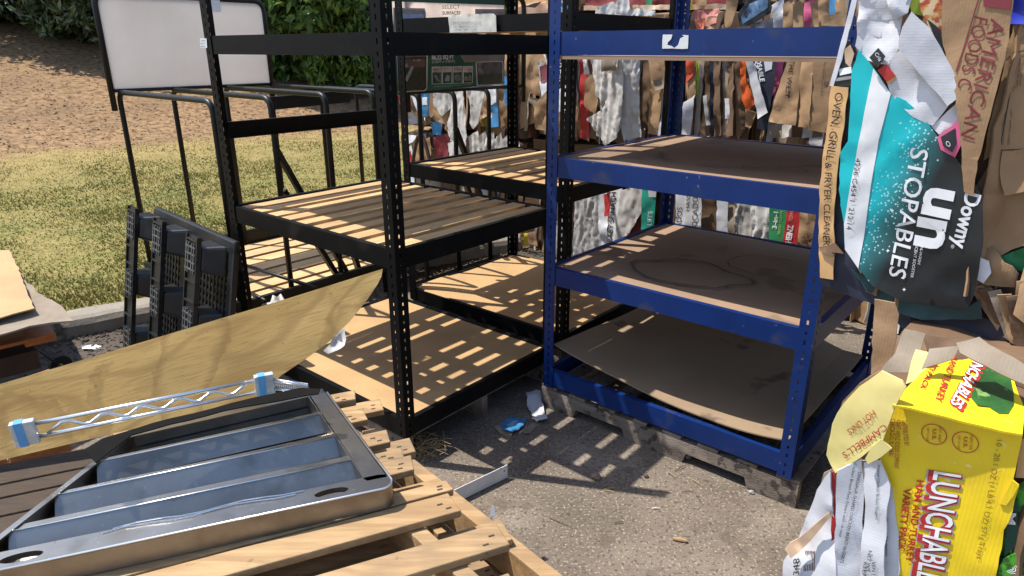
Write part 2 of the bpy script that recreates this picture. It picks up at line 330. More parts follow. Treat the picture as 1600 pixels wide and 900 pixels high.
# ================================================================== THE SETTING
K0 = Vector((-2.81, 4.01)); KD = Vector((.82, .572)).normalized(); KN = Vector((-KD.y, KD.x))
def st(x, y): d = Vector((x, y))-K0; return d.dot(KD), d.dot(KN)
def hill(s, t):
    u = max(0., t-8.6-.02*s); z = .12+.26*u*u/(u+1.6)
    return z + (.03*mnoise.noise(Vector((s*.6, t*.6, 0))) + .012*mnoise.noise(Vector((s*2.3, t*2.3, 4))))*min(1, t/1.5)
g = MB('W'); g.add([(-150, -150, 0), (150, -150, 0), (150, 150, 0), (-150, 150, 0)], [(0, 1, 2, 3)])
def ground_material():
    m = mat('yard_concrete', (.165, .13, .098), (.108, .086, .065), 1.3, .9, bump=.2, bscale=90, ramp=(.38, .62))
    n = m.node_tree; b = n.nodes['Principled BSDF']; lk = n.links.new
    tc = [x for x in n.nodes if x.type == 'TEX_COORD'][0]; prev = b.inputs['Base Color'].links[0].from_socket
    def layer(kind, scale, lo, hi, colr, fmax, detail=3):
        nonlocal prev
        no = n.nodes.new('ShaderNodeTexNoise' if kind == 'n' else 'ShaderNodeTexVoronoi'); no.inputs['Scale'].default_value = scale
        if kind == 'n': no.inputs['Detail'].default_value = detail
        lk(tc.outputs['Object'], no.inputs['Vector'])
        r = n.nodes.new('ShaderNodeMapRange'); r.inputs[1].default_value = lo; r.inputs[2].default_value = hi; r.inputs[4].default_value = fmax
        lk(no.outputs[0], r.inputs[0]); mx = n.nodes.new('ShaderNodeMix'); mx.data_type = 'RGBA'
        lk(r.outputs[0], mx.inputs[0]); lk(prev, mx.inputs[6]); mx.inputs[7].default_value = (*colr, 1); prev = mx.outputs[2]
    layer('n', 2.2, .52, .66, (.24, .20, .155), .75, 5)
    layer('n', 3.1, .57, .68, (.105, .075, .055), .7, 5)
    layer('n', 70, .555, .63, (.05, .042, .034), .75, 3)
    layer('n', 95, .60, .66, (.36, .30, .225), .75, 2)
    layer('n', 7, .60, .66, (.075, .058, .045), .5, 6); layer('v', 30, .09, .05, (.42, .37, .30), .35)
    layer('n', 30, .66, .70, (.045, .038, .033), .8, 3)
    uvn = n.nodes.new('ShaderNodeVectorMath'); uvn.operation = 'DOT_PRODUCT'; lk(tc.outputs['Object'], uvn.inputs[0]); uvn.inputs[1].default_value = (KN.x, KN.y, 0)
    nz = n.nodes.new('ShaderNodeTexNoise'); nz.inputs['Scale'].default_value = 4; nz.inputs['Detail'].default_value = 6; lk(tc.outputs['Object'], nz.inputs['Vector'])
    ad = n.nodes.new('ShaderNodeMath'); ad.operation = 'MULTIPLY_ADD'; ad.inputs[1].default_value = .9; lk(nz.outputs[0], ad.inputs[0]); lk(uvn.outputs['Value'], ad.inputs[2])
    k0 = K0.dot(KN); rr = n.nodes.new('ShaderNodeMapRange'); rr.inputs[1].default_value = k0-.55; rr.inputs[2].default_value = k0+.05; rr.inputs[4].default_value = .9; lk(ad.outputs[0], rr.inputs[0])
    mx = n.nodes.new('ShaderNodeMix'); mx.data_type = 'RGBA'; lk(rr.outputs[0], mx.inputs[0]); lk(prev, mx.inputs[6]); mx.inputs[7].default_value = (.055, .042, .03, 1); prev = mx.outputs[2]
    lk(prev, b.inputs['Base Color']); return m
tag(g.build('ground', ground_material()), kind='structure')
# lawn and mulch bank
def lawn_material():
    m = bpy.data.materials.new('lawn_soil'); m.use_nodes = True; n = m.node_tree; lk = n.links.new; b = n.nodes['Principled BSDF']; b.inputs['Roughness'].default_value = .95
    b.inputs['Specular IOR Level'].default_value = .15
    uv = n.nodes.new('ShaderNodeUVMap'); uv.uv_map = 'UVMap'; tc = n.nodes.new('ShaderNodeTexCoord')
    def noise(sc, det=5):
        x = n.nodes.new('ShaderNodeTexNoise'); x.inputs['Scale'].default_value = sc; x.inputs['Detail'].default_value = det; lk(tc.outputs['Object'], x.inputs['Vector']); return x.outputs[0]
    def ramp(src, *st_):
        r = n.nodes.new('ShaderNodeValToRGB'); e = r.color_ramp.elements
        while len(e) < len(st_): e.new(.5)
        for el, (p, c) in zip(e, st_): el.position = p; el.color = (*c, 1)
        lk(src, r.inputs[0]); return r.outputs[0]
    def mix(f, a, c):
        mx = n.nodes.new('ShaderNodeMix'); mx.data_type = 'RGBA'; lk(f, mx.inputs[0]); lk(a, mx.inputs[6]); lk(c, mx.inputs[7]); return mx.outputs[2]
    grass = ramp(noise(1.1), (.34, (.145, .145, .036)), (.5, (.21, .17, .058)), (.66, (.10, .125, .028)))
    fine = ramp(noise(26, 6), (.36, (.085, .075, .025)), (.62, (.34, .27, .105)))
    mg = n.nodes.new('ShaderNodeMix'); mg.data_type = 'RGBA'; mg.inputs[0].default_value = .45; lk(grass, mg.inputs[6]); lk(fine, mg.inputs[7])
    mul = ramp(noise(9, 7), (.32, (.09, .052, .029)), (.44, (.20, .122, .063)), (.62, (.29, .185, .10)))
    sp = n.nodes.new('ShaderNodeSeparateXYZ'); lk(uv.outputs[0], sp.inputs[0])
    no = noise(.8, 6); a = n.nodes.new('ShaderNodeMath'); a.operation = 'MULTIPLY_ADD'; a.inputs[1].default_value = 3.2; lk(no, a.inputs[0]); lk(sp.outputs[1], a.inputs[2])
    r = n.nodes.new('ShaderNodeMapRange'); r.inputs[1].default_value = 9.3; r.inputs[2].default_value = 10.9; lk(a.outputs[0], r.inputs[0])
    dry = n.nodes.new('ShaderNodeMapRange'); dry.inputs[1].default_value = 5.5; dry.inputs[2].default_value = 10.; dry.inputs[4].default_value = .75; lk(a.outputs[0], dry.inputs[0])
    straw = ramp(noise(5, 6), (.36, (.20, .14, .055)), (.6, (.33, .235, .10)))
    big = n.nodes.new('ShaderNodeMapRange'); big.inputs[1].default_value = .48; big.inputs[2].default_value = .66; big.inputs[4].default_value = .7; lk(noise(.7, 6), big.inputs[0])
    dk = ramp(noise(14, 6), (.35, (.10, .062, .036)), (.6, (.22, .14, .078)))
    lk(mix(r.outputs[0], mix(dry.outputs[0], mg.outputs[2], straw), mix(big.outputs[0], mul, dk)), b.inputs['Base Color'])
    bu = n.nodes.new('ShaderNodeBump'); bu.inputs['Strength'].default_value = .45; bu.inputs['Distance'].default_value = .03; lk(noise(22, 8), bu.inputs['Height']); lk(bu.outputs[0], b.inputs['Normal'])
    return m
ns, ntt = 130, 110; ss = np.linspace(-30, 45, ns); ts = np.concatenate([np.linspace(0, 20, 90), np.linspace(20.6, 60, ntt-90)])
g = MB('W'); g.uv = []
vs = []
for t in ts:
    for s in ss:
        p = K0+KD*s+KN*t; vs.append((p.x, p.y, hill(s, t))); g.uv.append((s, t))
g.add(vs, [(j*ns+i, j*ns+i+1, (j+1)*ns+i+1, (j+1)*ns+i) for j in range(ntt-1) for i in range(ns-1)])
tag(g.build('lawn', lawn_material(), smooth=True), kind='structure')
# kerb
kb = MB('W'); prof = [(-.17, -.02), (-.165, .075), (-.145, .108), (-.11, .122), (.004, .127), (.006, -.02)]
sl = np.linspace(-30, 45, 400); vs = []
for s in sl:
    for (t, z) in prof:
        p = K0+KD*s+KN*(t+.012*mnoise.noise(Vector((s*3, z*9, 1)))); vs.append((p.x, p.y, z+(.012*mnoise.noise(Vector((s*4, t*8, 0))) if z > 0 else 0)))
k = len(prof); kb.add(vs, [(i*k+j, i*k+j+1, (i+1)*k+j+1, (i+1)*k+j) for i in range(len(sl)-1) for j in range(k-1)])
tag(kb.build('kerb', mat('kerb_concrete', (.27, .235, .19), (.19, .165, .13), 5, .9, bump=.4, bscale=50, spots=(6, (.07, .06, .045), .60, .06, .9))), kind='structure')
# grass blades and dead leaves: nobody could count them
def scatter(name, N, rlo, rhi, tlo, thi, fn, m):
    vs = []; fs = []
    r = np.exp(RNG.uniform(math.log(rlo), math.log(rhi), N)); th = np.radians(RNG.uniform(-50, 8, N))
    for i in range(N):
        x = r[i]*math.sin(th[i]); y = r[i]*math.cos(th[i]); s, t = st(x, y)
        if t < tlo or t > thi: continue
        fn(x, y, s, t, vs, fs)
    me = bpy.data.meshes.new(name); me.from_pydata(vs, [], fs); me.materials.append(m)
    o = bpy.data.objects.new(name, me); COL.objects.link(o); tag(o, kind='stuff'); return o
def blade(x, y, s, t, vs, fs):
    d = mnoise.noise(Vector((x*.9, y*.9, 2)))
    if t > 5 and random.random() < (t-5)/4.5: return
    if d < -.15 and random.random() < .5: return
    z = hill(s, t); h = random.uniform(.010, .028)*(1+.5*d)*(1.5 if t < .35 else 1); a = random.uniform(0, 6.28); wd = random.uniform(.004, .008)*(1+t*.06); ln = random.uniform(-.035, .035)
    k = len(vs); c, s_ = math.cos(a), math.sin(a)
    vs += [(x-c*wd, y-s_*wd, z-.004), (x+c*wd, y+s_*wd, z-.004), (x+ln, y+ln*random.uniform(-1, 1), z+h)]; fs.append((k, k+1, k+2))
scatter('grass', 170000, 4.0, 15, .02, 10.5, blade, mat('grass_blade', (.205, .175, .055), (.115, .14, .03), 1.3, .75, island=.45, trans=.25, spec=.2))
def dead(x, y, s, t, vs, fs):
    z = hill(s, t)+.012; a = random.uniform(0, 6.28); r = random.uniform(.012, .034); k = len(vs)
    u = Vector((math.cos(a), math.sin(a), random.uniform(-.5, .5)))*r; v = Vector((-math.sin(a), math.cos(a), random.uniform(-.5, .5)))*r*.6; p = Vector((x, y, z))
    vs += [tuple(p-u-v*.3), tuple(p+v), tuple(p+u), tuple(p-v)]; fs.append((k, k+1, k+2, k+3))
scatter('fallen_leaves', 16000, 9, 24, 8.3, 17, dead, mat('dead_leaf', (.24, .155, .085), (.12, .075, .042), 3, .85, island=.6))
vs = []; fs = []
for i in range(5200):
    s0 = random.uniform(-3, 4); t0 = -.17-abs(random.gauss(0, .28)); p = K0+KD*s0+KN*t0; r = random.uniform(.004, .020); a_ = random.uniform(0, 6.28); k = len(vs)
    u_ = Vector((math.cos(a_), math.sin(a_), random.uniform(-.4, .4)))*r; v_ = Vector((-math.sin(a_), math.cos(a_), random.uniform(-.4, .4)))*r*.5; q = Vector((p.x, p.y, .004+random.uniform(0, .012)))
    vs += [tuple(q-u_), tuple(q+v_), tuple(q+u_), tuple(q-v_)]; fs.append((k, k+1, k+2, k+3))
me = bpy.data.meshes.new('kerb_litter'); me.from_pydata(vs, [], fs); me.materials.append(mat('leaf_litter', (.085, .058, .036), (.045, .032, .022), 5, .9, island=.7))
o = bpy.data.objects.new('kerb_litter', me); COL.objects.link(o); tag(o, kind='stuff')
# shrubs on the bank
def leaf_mesh(name, rx, ry, rz, N, size, seed, m):
    rg = np.random.default_rng(seed); K = 70
    cd = rg.normal(size=(K, 3)); cd /= np.linalg.norm(cd, axis=1)[:, None]; cd *= rg.uniform(.45, 1.0, (K, 1))**.6
    cr = rg.uniform(.16, .34, K)
    ci = rg.integers(0, K, N); q = rg.normal(size=(N, 3)); q /= np.linalg.norm(q, axis=1)[:, None]
    c = cd[ci] + q*(rg.uniform(.35, 1, (N, 1))**.5)*cr[ci][:, None]
    c = c*np.array([rx, ry, rz]); c[:, 2] += rz*.92; c = c[c[:, 2] > .05]; N = len(c)
    out = c-np.array([0, 0, rz*.8]); out /= np.linalg.norm(out, axis=1)[:, None]+1e-6
    nn = out*.6+rg.normal(size=(N, 3))*.6+np.array([0, 0, .35]); nn /= np.linalg.norm(nn, axis=1)[:, None]
    a = np.cross(nn, rg.normal(size=(N, 3))); a /= np.linalg.norm(a, axis=1)[:, None]; b = np.cross(nn, a)
    sz = size*rg.uniform(.55, 1.35, (N, 1)); a *= sz; b *= sz*.42
    v = np.stack([c-a, c+b+nn*sz*.12, c+a-nn*sz*.15, c-b+nn*sz*.12], 1).reshape(-1, 3)
    me = bpy.data.meshes.new(name); me.from_pydata(v.tolist(), [], np.arange(4*N).reshape(-1, 4).tolist()); me.materials.append(m); return me
LEAFD = mat('dark_leaf', (.045, .075, .028), (.085, .12, .045), 1.2, .33, island=.5, trans=.18, spec=.6)
LEAFL = mat('light_leaf', (.13, .21, .035), (.06, .12, .022), 1.0, .42, island=.5, trans=.35, spec=.45)
def hill_at(px, py):
    d = ray(px, py); t = 3.
    for i in range(3000):
        p = CAM+d*t; s_, t_ = st(p.x, p.y)
        if t_ > 0 and p.z <= hill(s_, t_): return p
        t += .02
        if t > 60: return p
meshes = {}
shrubs = [  # world x, y, radii, kind, label
    (-13.6, 19.0, 2.6, 2.4, 2.7, 'D', 'dark glossy bush at the left end of the bank'),
    (-10.6, 18.6, 2.3, 2.2, 2.5, 'D', 'dark bush behind the blank white board, left part'),
    (-8.0, 18.6, 2.1, 2.0, 2.3, 'D', 'dark bush hidden mostly behind the white board'),
    (-5.3, 18.2, 2.0, 1.9, 2.7, 'L', 'bright leafy bush just right of the white board'),
    (-3.6, 17.6, 1.7, 1.6, 2.3, 'L', 'bright green bush behind the black shelf post'),
    (-1.6, 18.2, 2.1, 1.9, 2.8, 'L', 'green bush behind the turf sign'),
    (-16.4, 20.0, 2.6, 2.4, 3.0, 'D', 'dark bush cut by the left edge, farthest back'),
    (-6.4, 21.0, 2.6, 2.4, 4.2, 'L', 'taller green bush in the back row'),
    (-11.5, 22.0, 3.0, 2.6, 4.6, 'D', 'tall dark bush in the back row behind the white board'),
    (1.2, 19.0, 2.4, 2.0, 3.2, 'L', 'green bush behind the cardboard bales'),
    (-19.5, 22.5, 3.2, 2.6, 4.2, 'D', 'tall dark bush at the far left of the bank')]
for i, (x, y, rx, ry, rz, kd, lb) in enumerate(shrubs):
    s_, t_ = st(x, y); z = hill(s_, t_)
    o = thing('shrub', lb, 'bush', (x, y, z-.05), random.uniform(0, 6.28), 'bushes along the bank')
    key = (kd, i % 2)
    me = meshes.get(key) or meshes.setdefault(key, leaf_mesh('crown', 1, 1, 1, 15000, .048 if kd == 'D' else .056, 20+i, LEAFD if kd == 'D' else LEAFL))
    c = bpy.data.objects.new('crown', me); COL.objects.link(c); c.parent = o; c.scale = (rx, ry, rz)
    tr = MB('W')
    for j in range(5):
        a = random.uniform(0, 6.28); e = Vector((math.cos(a)*rx*.5, math.sin(a)*ry*.5, rz*random.uniform(.8, 1.3)))
        b = Vector((x, y, z-.1)); tr.tube([b+Vector((e.x*.05, e.y*.05, 0)), b+e*.5+Vector((e.x*.1, 0, 0)), b+e], [.06, .04, .015], 6)
    tr.build('trunk', BARK, o)

# ================================================================== RACKS
def post(t, cx, cy, z0, z1, sx, sy, m, fl=.055):
    mb = MB(); th = .003; a, b = .0235, .0315
    def strip(u0, u1, w0, w1):
        x0, x1 = sorted((cx+sx*u0, cx+sx*u1)); y0, y1 = sorted((cy, cy+sy*th)); mb.box(x0, x1, y0, y1, w0, w1)
        x0, x1 = sorted((cx, cx+sx*th)); y0, y1 = sorted((cy+sy*(u0 if u0 > 0 else th), cy+sy*u1)); mb.box(x0, x1, y0, y1, w0, w1)
    strip(0, a, z0, z1); strip(b, fl, z0, z1)
    z = z0+.01; k = 0
    strip(a, b, z0, z)
    while z < z1-.03:
        e = min(z1, z+.0395); gap = .019 if k % 2 == 0 else .014
        strip(a, b, z+gap, e); z = e; k += 1
    return mb.build('post', m, t)
def beam(t, p, q, zt, h, m, inward, label=None):
    """a beam from p to q (rack axes) with its lip turned inward"""
    mb = MB(); p = Vector((*p, 0)); q = Vector((*q, 0)); iv = Vector((*inward, 0))
    mb.obox(p+Vector((0, 0, zt-h)), q-p, iv*.004, Vector((0, 0, h)))
    mb.obox(p+iv*.004+Vector((0, 0, zt-.004)), q-p, iv*.022, Vector((0, 0, .004)))
    mb.obox(p+iv*.004+Vector((0, 0, zt-h)), q-p, iv*.016, Vector((0, 0, .004)))
    mb.obox(p+iv*.026+Vector((0, 0, zt-.035)), q-p, iv*.003, Vector((0, 0, .031)))
    return mb.build('beam', m, t, label=label)
def rack(name, label, x0, x1, y0, y1, zb, zt, m, levels, group):
    t = thing(name, label, 'shelving', W(((x0+x1)/2, (y0+y1)/2, zb)), ROT, group)
    for (cx, sx) in ((x0, 1), (x1, -1)):
        for (cy, sy) in ((y0, 1), (y1, -1)): post(t, cx, cy, zb, zt, sx, sy, m)
    e = .0045
    for (z, h, sides) in levels:
        if 'F' in sides: beam(t, (x0+e, y0+e), (x1-e, y0+e), z, h, m, (0, 1))
        if 'B' in sides: beam(t, (x0+e, y1-e), (x1-e, y1-e), z, h, m, (0, -1))
        if 'L' in sides: beam(t, (x0+e, y0+.04), (x0+e, y1-.04), z, h, m, (1, 0))
        if 'R' in sides: beam(t, (x1-e, y0+.04), (x1-e, y1-.04), z, h, m, (-1, 0))
    return t
def slats(t, x0, x1, y0, y1, zt, n, m, wd=.092, cross=4, th=.018, skip=(), jit=.004):
    mb = MB(); pitch = (x1-x0)/n
    for i in range(n):
        if i in skip: continue
        x = x0+pitch*(i+.5)+random.gauss(0, jit); a = random.gauss(0, jit); z = zt-random.uniform(0, .004)
        w_ = wd*random.uniform(.93, 1.06)
        mb.obox((x-w_/2-a, y0+random.uniform(0, .012), z-th), (w_, 0, 0), (2*a, y1-y0-random.uniform(.0, .015), 0), (0, 0, th))
    for j in range(cross):
        y = y0+(y1-y0)*(j+.5)/cross; mb.box(x0, x1, y-.035, y+.035, zt-th*2-.008, zt-th-.005)
    return mb.build('slat_deck', m, t, bevel=.0015)
def board(t, name, x0, x1, y0, y1, zt, th, m, warp=0., label=None, nx=14):
    mb = MB(); vs = []; n = nx+1
    for k in (0, 1):
        for j in range(n):
            for i in range(n):
                u, v = i/nx, j/nx
                z = zt-k*th+warp*(mnoise.noise(Vector((u*2.2, v*2.2, 3)))-.4*(4*u*(1-u)+4*v*(1-v))/2)
                vs.append((x0+(x1-x0)*u, y0+(y1-y0)*v, z))
    fs = []
    for j in range(nx):
        for i in range(nx):
            a = j*n+i; fs += [(a, a+1, a+n+1, a+n), (n*n+a, n*n+a+n, n*n+a+n+1, n*n+a+1)]
    for i in range(nx):
        for (a, b) in ((i, i+1), ((n-1)*n+i+1, (n-1)*n+i), ((i+1)*n, i*n), (i*n+n-1, (i+1)*n+n-1)): fs.append((a, a+n*n, b+n*n, b))
    mb.add(vs, fs); return mb.build(name, m, t, label=label)
GR = 'slotted steel shelf units'
X1a, X1b, Y1a, Y1b = -3.24, -1.97, 1.62, 2.64
u1 = rack('shelving_unit', 'black slotted shelf unit nearest the camera with a slatted middle shelf', X1a, X1b, Y1a, Y1b, .125, 2.05, BLACK,
          [(1.755, .08, 'FBLR'), (.96, .08, 'FBLR'), (.205, .08, 'FBLR'), (1.365, .08, 'L')], GR)
slats(u1, X1a+.015, X1a+1.258, Y1a+.012, Y1b-.012, .957, 10, WOODY, wd=.079, jit=.0015)
slats(u1, X1a+.015, X1a+1.258, Y1a+.012, Y1b-.012, 1.752, 10, WOODY, wd=.085, jit=.0015, cross=3)
board(u1, 'bottom_board', X1a+.012, X1b-.012, Y1a+.012, Y1b-.012, .201, .012, HARD)
st_ = Panel(W((X1a, Y1a-.001, 1.72)), W((0, -1, 0)), W((1, 0, 0)), amp=0)
lb = st_.sheet('sticker', [(313, 60), (323, 60), (324, 75), (314, 75)], WINK, u1, th=.001, step=.02, h=.0015)
for k_ in range(3): st_.text(['SHELF', 'MAX 77', 'RACK'][k_], (314.5, 64.5+k_*4.6), (321.5, 64.5+k_*4.6), 2.4, INK, lb, h=.0025)
X2a, X2b, Y2a, Y2b = -3.26, -2.0, 2.79, 3.84
u2 = rack('shelving_unit', 'black slotted shelf unit behind the nearest one, a label holder on its top beam', X2a, X2b, Y2a, Y2b, .125, 2.25, BLACK,
          [(1.862, .08, 'FBLR'), (1.025, .08, 'FBLR'), (.205, .08, 'FBLR')], GR)
slats(u2, X2a+.03, X2b-.03, Y2a+.012, Y2b-.012, 1.022, 9, WOODY)
slats(u2, X2a+.03, X2b-.03, Y2a+.012, Y2b-.012, 1.80, 7, WOODY, wd=.10, cross=3)
board(u2, 'bottom_board', X2a+.012, X2b-.012, Y2a+.012, Y2b-.012, .202, .010, HARD, warp=.018)
X3a, X3b, Y3a, Y3b = -1.825, -.615, 2.39, 3.53
u3 = rack('shelving_unit', 'royal blue slotted shelf unit with stained brown shelves', X3a, X3b, Y3a, Y3b, .125, 2.12, BLUE,
          [(1.765, .09, 'FBLR'), (1.25, .085, 'FBLR'), (.745, .085, 'FBLR'), (.222, .085, 'FBLR')], GR)
board(u3, 'top_board', X3a+.01, X3b-.01, Y3a+.006, Y3b-.006, 1.672, .014, PART)
board(u3, 'shelf_board', X3a+.012, X3b-.012, Y3a+.035, Y3b-.03, 1.246, .014, PART, warp=.006, label='stained brown board with a dark ring of dried liquid, upper')
board(u3, 'shelf_board', X3a+.012, X3b-.012, Y3a+.035, Y3b-.03, .741, .014, PART, warp=.006, label='stained brown board with a dark ring of dried liquid, lower')
def stain(bd, z, cx, cy, rx, ry, seed, wd=.010, a0=0., a1=6.283):
    mb = MB(); vs = []; N = 72
    for k_ in range(N+1):
        a = a0+(a1-a0)*k_/N; q = Vector((math.cos(a)*1.4, math.sin(a)*1.4, seed)); f = 1+.28*mnoise.noise(q)+.06*mnoise.noise(q*5)
        w_ = wd*(.35+.9*abs(mnoise.noise(q*3+Vector((5, 0, 0)))))
        for s_ in (-w_, w_): vs.append((cx+(rx*f+s_)*math.cos(a), cy+(ry*f+s_)*math.sin(a), z))
    mb.add(vs, [(2*k_, 2*k_+1, 2*k_+3, 2*k_+2) for k_ in range(N)]); mb.build('stain_ring', mat('dried_stain', (.085, .05, .032), (.15, .095, .06), 22, .8), bd)
BB = [o for o in u3.children if o.name.startswith('shelf_board')]
stain(BB[1], .7485, -1.27, 2.72, .26, .17, 2.1, .012); stain(BB[1], .7488, -1.02, 3.05, .20, .14, 5.3, .006, 1.2, 5.2); stain(BB[0], 1.2535, -1.22, 2.82, .30, .17, 8.2, .008, 2.8, 6.1); stain(BB[0], 1.2538, -.95, 2.72, .12, .08, 3.7, .006)
bs = Panel(W((X3a, Y3a+.003, 1.72)), W((0, -1, 0)), W((1, 0, 0)), amp=0)
bs.sheet('sticker_remains', [(1036, 54), (1051, 54), (1049, 61), (1044, 66), (1043, 70), (1050, 72), (1054, 75), (1060, 70), (1063, 60), (1069, 57), (1066, 54.5), (1076, 55), (1075, 76), (1035, 76)], WMETAL, u3, th=.0008, step=.02, h=.0015, rag=.0008)
# the sheet that sags across the blue unit's lowest bay
sg = thing('hardboard_sheet', 'loose brown hardboard sheet sagging across the bottom bay of the blue unit', 'board', W((-1.2, 2.95, .2)), ROT)
mb = MB(); n = 25; vs = []
for k_ in (0, 1):
    for j in range(n):
        for i in range(n):
            u, v = i/(n-1), j/(n-1)
            z = .232+.115*(1-u)**2.4*(1-.6*v)-.012*math.sin(math.pi*u)*(1-v)+.05*u**3*(1-v)+.10*v*v*math.sin(math.pi*min(1, u*1.1))+.03*u*v+.012*mnoise.noise(Vector((u*3, v*3, 1)))
            vs.append((-1.79+1.14*u, 2.425+.02*math.sin(5*u)+.12*(1-u)*0+(1.06)*v, z-k_*.006))
fs = []
for j in range(n-1):
    for i in range(n-1):
        a = j*n+i; fs += [(a, a+1, a+n+1, a+n), (n*n+a, n*n+a+n, n*n+a+n+1, n*n+a+1)]
for i in range(n-1):
    for (a, b) in ((i, i+1), ((n-1)*n+i+1, (n-1)*n+i), ((i+1)*n, i*n), (i*n+n-1, (i+1)*n+n-1)): fs.append((a, a+n*n, b+n*n, b))
mb.add(vs, fs); mb.build('sheet', SAG, sg)
mb = MB(); mb.add([], [])
# pallets the racks stand on
def stringer_prof(x0, x1, y, z1):
    """stringer with two notches for the forks, in the plane y"""
    Lx = x1-x0; a, b = x0+Lx*.155, x0+Lx*.385; c, d = x0+Lx*.615, x0+Lx*.845; h = z1*.48
    return [(x0, y, 0.002), (a, y, .002), (a+.015, y, h), (b-.015, y, h), (b, y, .002), (c, y, .002), (c+.015, y, h), (d-.015, y, h), (d, y, .002), (x1, y, .002), (x1, y, z1), (x0, y, z1)]
def rack_pallet(label, x0, x1, y0, y1, m):
    t = thing('pallet', label, 'pallet', W(((x0+x1)/2, (y0+y1)/2, 0)), ROT, 'wooden pallets under the shelf units')
    for y in (y0, (y0+y1)/2-.02, y1-.04):
        mb = MB(); mb.prism(stringer_prof(x0, x1, y, .104), (0, .038, 0), cap=True); mb.build('stringer', m, t)
    mb = MB(); nb = 8
    for i in range(nb):
        x = x0+(x1-x0-.09)*i/(nb-1); mb.box(x, x+.09, y0+.003, y1-.003, .106, .122)
    mb.build('deck', m, t); return t
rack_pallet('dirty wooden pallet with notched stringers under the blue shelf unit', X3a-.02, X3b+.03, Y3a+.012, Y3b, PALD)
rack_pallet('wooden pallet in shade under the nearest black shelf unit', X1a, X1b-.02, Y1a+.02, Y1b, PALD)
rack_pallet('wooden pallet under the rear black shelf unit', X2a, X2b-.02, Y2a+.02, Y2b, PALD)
# label holder on the rear unit's top beam
lh = thing('label_holder', 'creased white plastic label holder hung on the rear black beam', 'label', aty(738, 36, Y2a-.02), ROT)
hp = vplane(Y2a-.012, amp=.003, freq=9, seed=2)
hc = hp.sheet('card', [(700, 26), (705, 23), (770, 21), (775, 25), (776, 50), (702, 51)], mat('label_plastic', (.56, .55, .50), (.46, .45, .40), 9, .35), lh, th=.003, step=.02)
hp.text('12IN PREMIUM FOLIAGE GP', (706, 38.5), (752, 38.0), 4.6, GREYI, hc); hp.text('12IN PREMIUM FOLIAGE', (708, 43.5), (744, 43), 2.6, GREYI, hc, h=.003); hp.text('LIMITED TIME ONLY', (708, 48), (744, 47.5), 2.8, GREYI, hc)

# ================================================================== TUBULAR DISPLAY RACKS
def cart(label, xl, xr, ys, z0, ztop, board_x, board_y, zb0, zb1):
    t = thing('display_rack', label, 'rack', W(((xl+xr)/2, (ys[0]+ys[-1])/2, z0)), ROT, 'black tube display racks')
    for y in ys:
        mb = MB(); mb.tube(curved([(xl, y, z0), (xl, y, ztop), (xr, y, ztop), (xr, y, z0)], .07, 6), .0165, 8); mb.build('arch', TUBE, t, smooth=True)
    mb = MB(); ya, yb = board_y
    mb.tube(curved([(board_x, ya, zb0-.12), (board_x, ya, zb1), (board_x, yb, zb1), (board_x, yb, zb0-.12)], .075, 6), .018, 8)
    mb.tube([(board_x, ya, zb0), (board_x, yb, zb0)], .012, 8); mb.build('board_frame', TUBE, t, smooth=True)
    bz = z0+.20; mb = MB()
    for y in (ys[0]-.02, ys[-1]+.02): mb.box(xl-.02, xr+.02, y-.015, y+.015, bz-.03, bz+.03)
    mb.box(xl-.035, xl-.005, ys[0], ys[-1], bz-.02, bz+.10); mb.box(xr+.005, xr+.035, ys[0], ys[-1], bz-.04, bz+.03)
    mb.build('deck_frame', TUBE, t)
    nb = 7; mb = MB()
    for i in range(nb):
        x = xl+(xr-xl)*(i+.5)/nb; mb.box(x-.065, x+.065, ys[0], ys[-1], bz-.018, bz+random.uniform(-.002, .003))
    mb.build('slat_deck', WOODY, t)
    for (p, q) in (((xr, ys[1], z0+1.05), (xr-.02, ys[1]+.42, bz)), ((xr, ys[2], z0+.75), (xr-.03, ys[2]+.16, bz)), ((xr-.05, ys[1]+.05, z0+.8), (xr-.05, ys[1]+.36, bz))):
        mb = MB(); mb.bar(p, q, .030, .034, (1, 0, 0)); mb.build('brace', TUBE, t)
    return t
ct = cart('black tube display rack with a blank off-white header board', -4.67, -3.5, (1.74, 2.07, 2.43, 2.78), .12, 1.445, -4.67, (1.70, 2.79), 1.455, 2.01)
wp = xplane(-4.665, amp=.004, freq=2.5)
mb = MB(); mb.box(-4.672, -4.664, 1.715, 2.775, 1.462, 1.998); hb = mb.build('header_board', PANELG, ct, label='blank off-white board seen from behind')
mb = MB(); mb.box(-4.662, -4.655, 2.38, 2.47, 1.93, 2.03); mb.build('paper_scrap', WINK, ct)
for (pa_, pb_) in (((375, 412), (495, 450)), ((377, 450), (415, 470))):
    mb = MB('W'); mb.tube([aty(*pa_, 1.98), atx(*pb_, -3.29)], .012, 8); mb.build('side_rod', TUBE, ct, smooth=True)
for (pa_, pb_, h_) in (((420, 162), (545, 150), .085), ((470, 156), (610, 143), .07)):
    mb = MB('W'); A_ = atx(*pa_, -4.30 if h_ > .08 else -4.9); B_ = atx(*pb_, -4.30 if h_ > .08 else -4.9); mb.bar(A_, B_, .03, h_); mb.build('cross_beam', TUBE, ct)
ct2 = cart('black tube display rack carrying the artificial turf sign', -4.55, -3.45, (3.12, 3.45, 3.80, 4.12), .12, 1.42, -3.45, (3.02, 4.20), 1.43, 2.05)
SX = -3.425
sp = xplane(SX, amp=0)
sg_ = sp.sheet('sign_panel', [(606, 148), (606, -14), (788, -2), (788, 131)], CREAM, ct2, th=.006, step=.2, label='printed dark green turf sign with pictures')
def patch(px, m, h, name='print', raw=False): return sp.sheet(name, px, m, sg_, th=.001, step=.3, h=h)
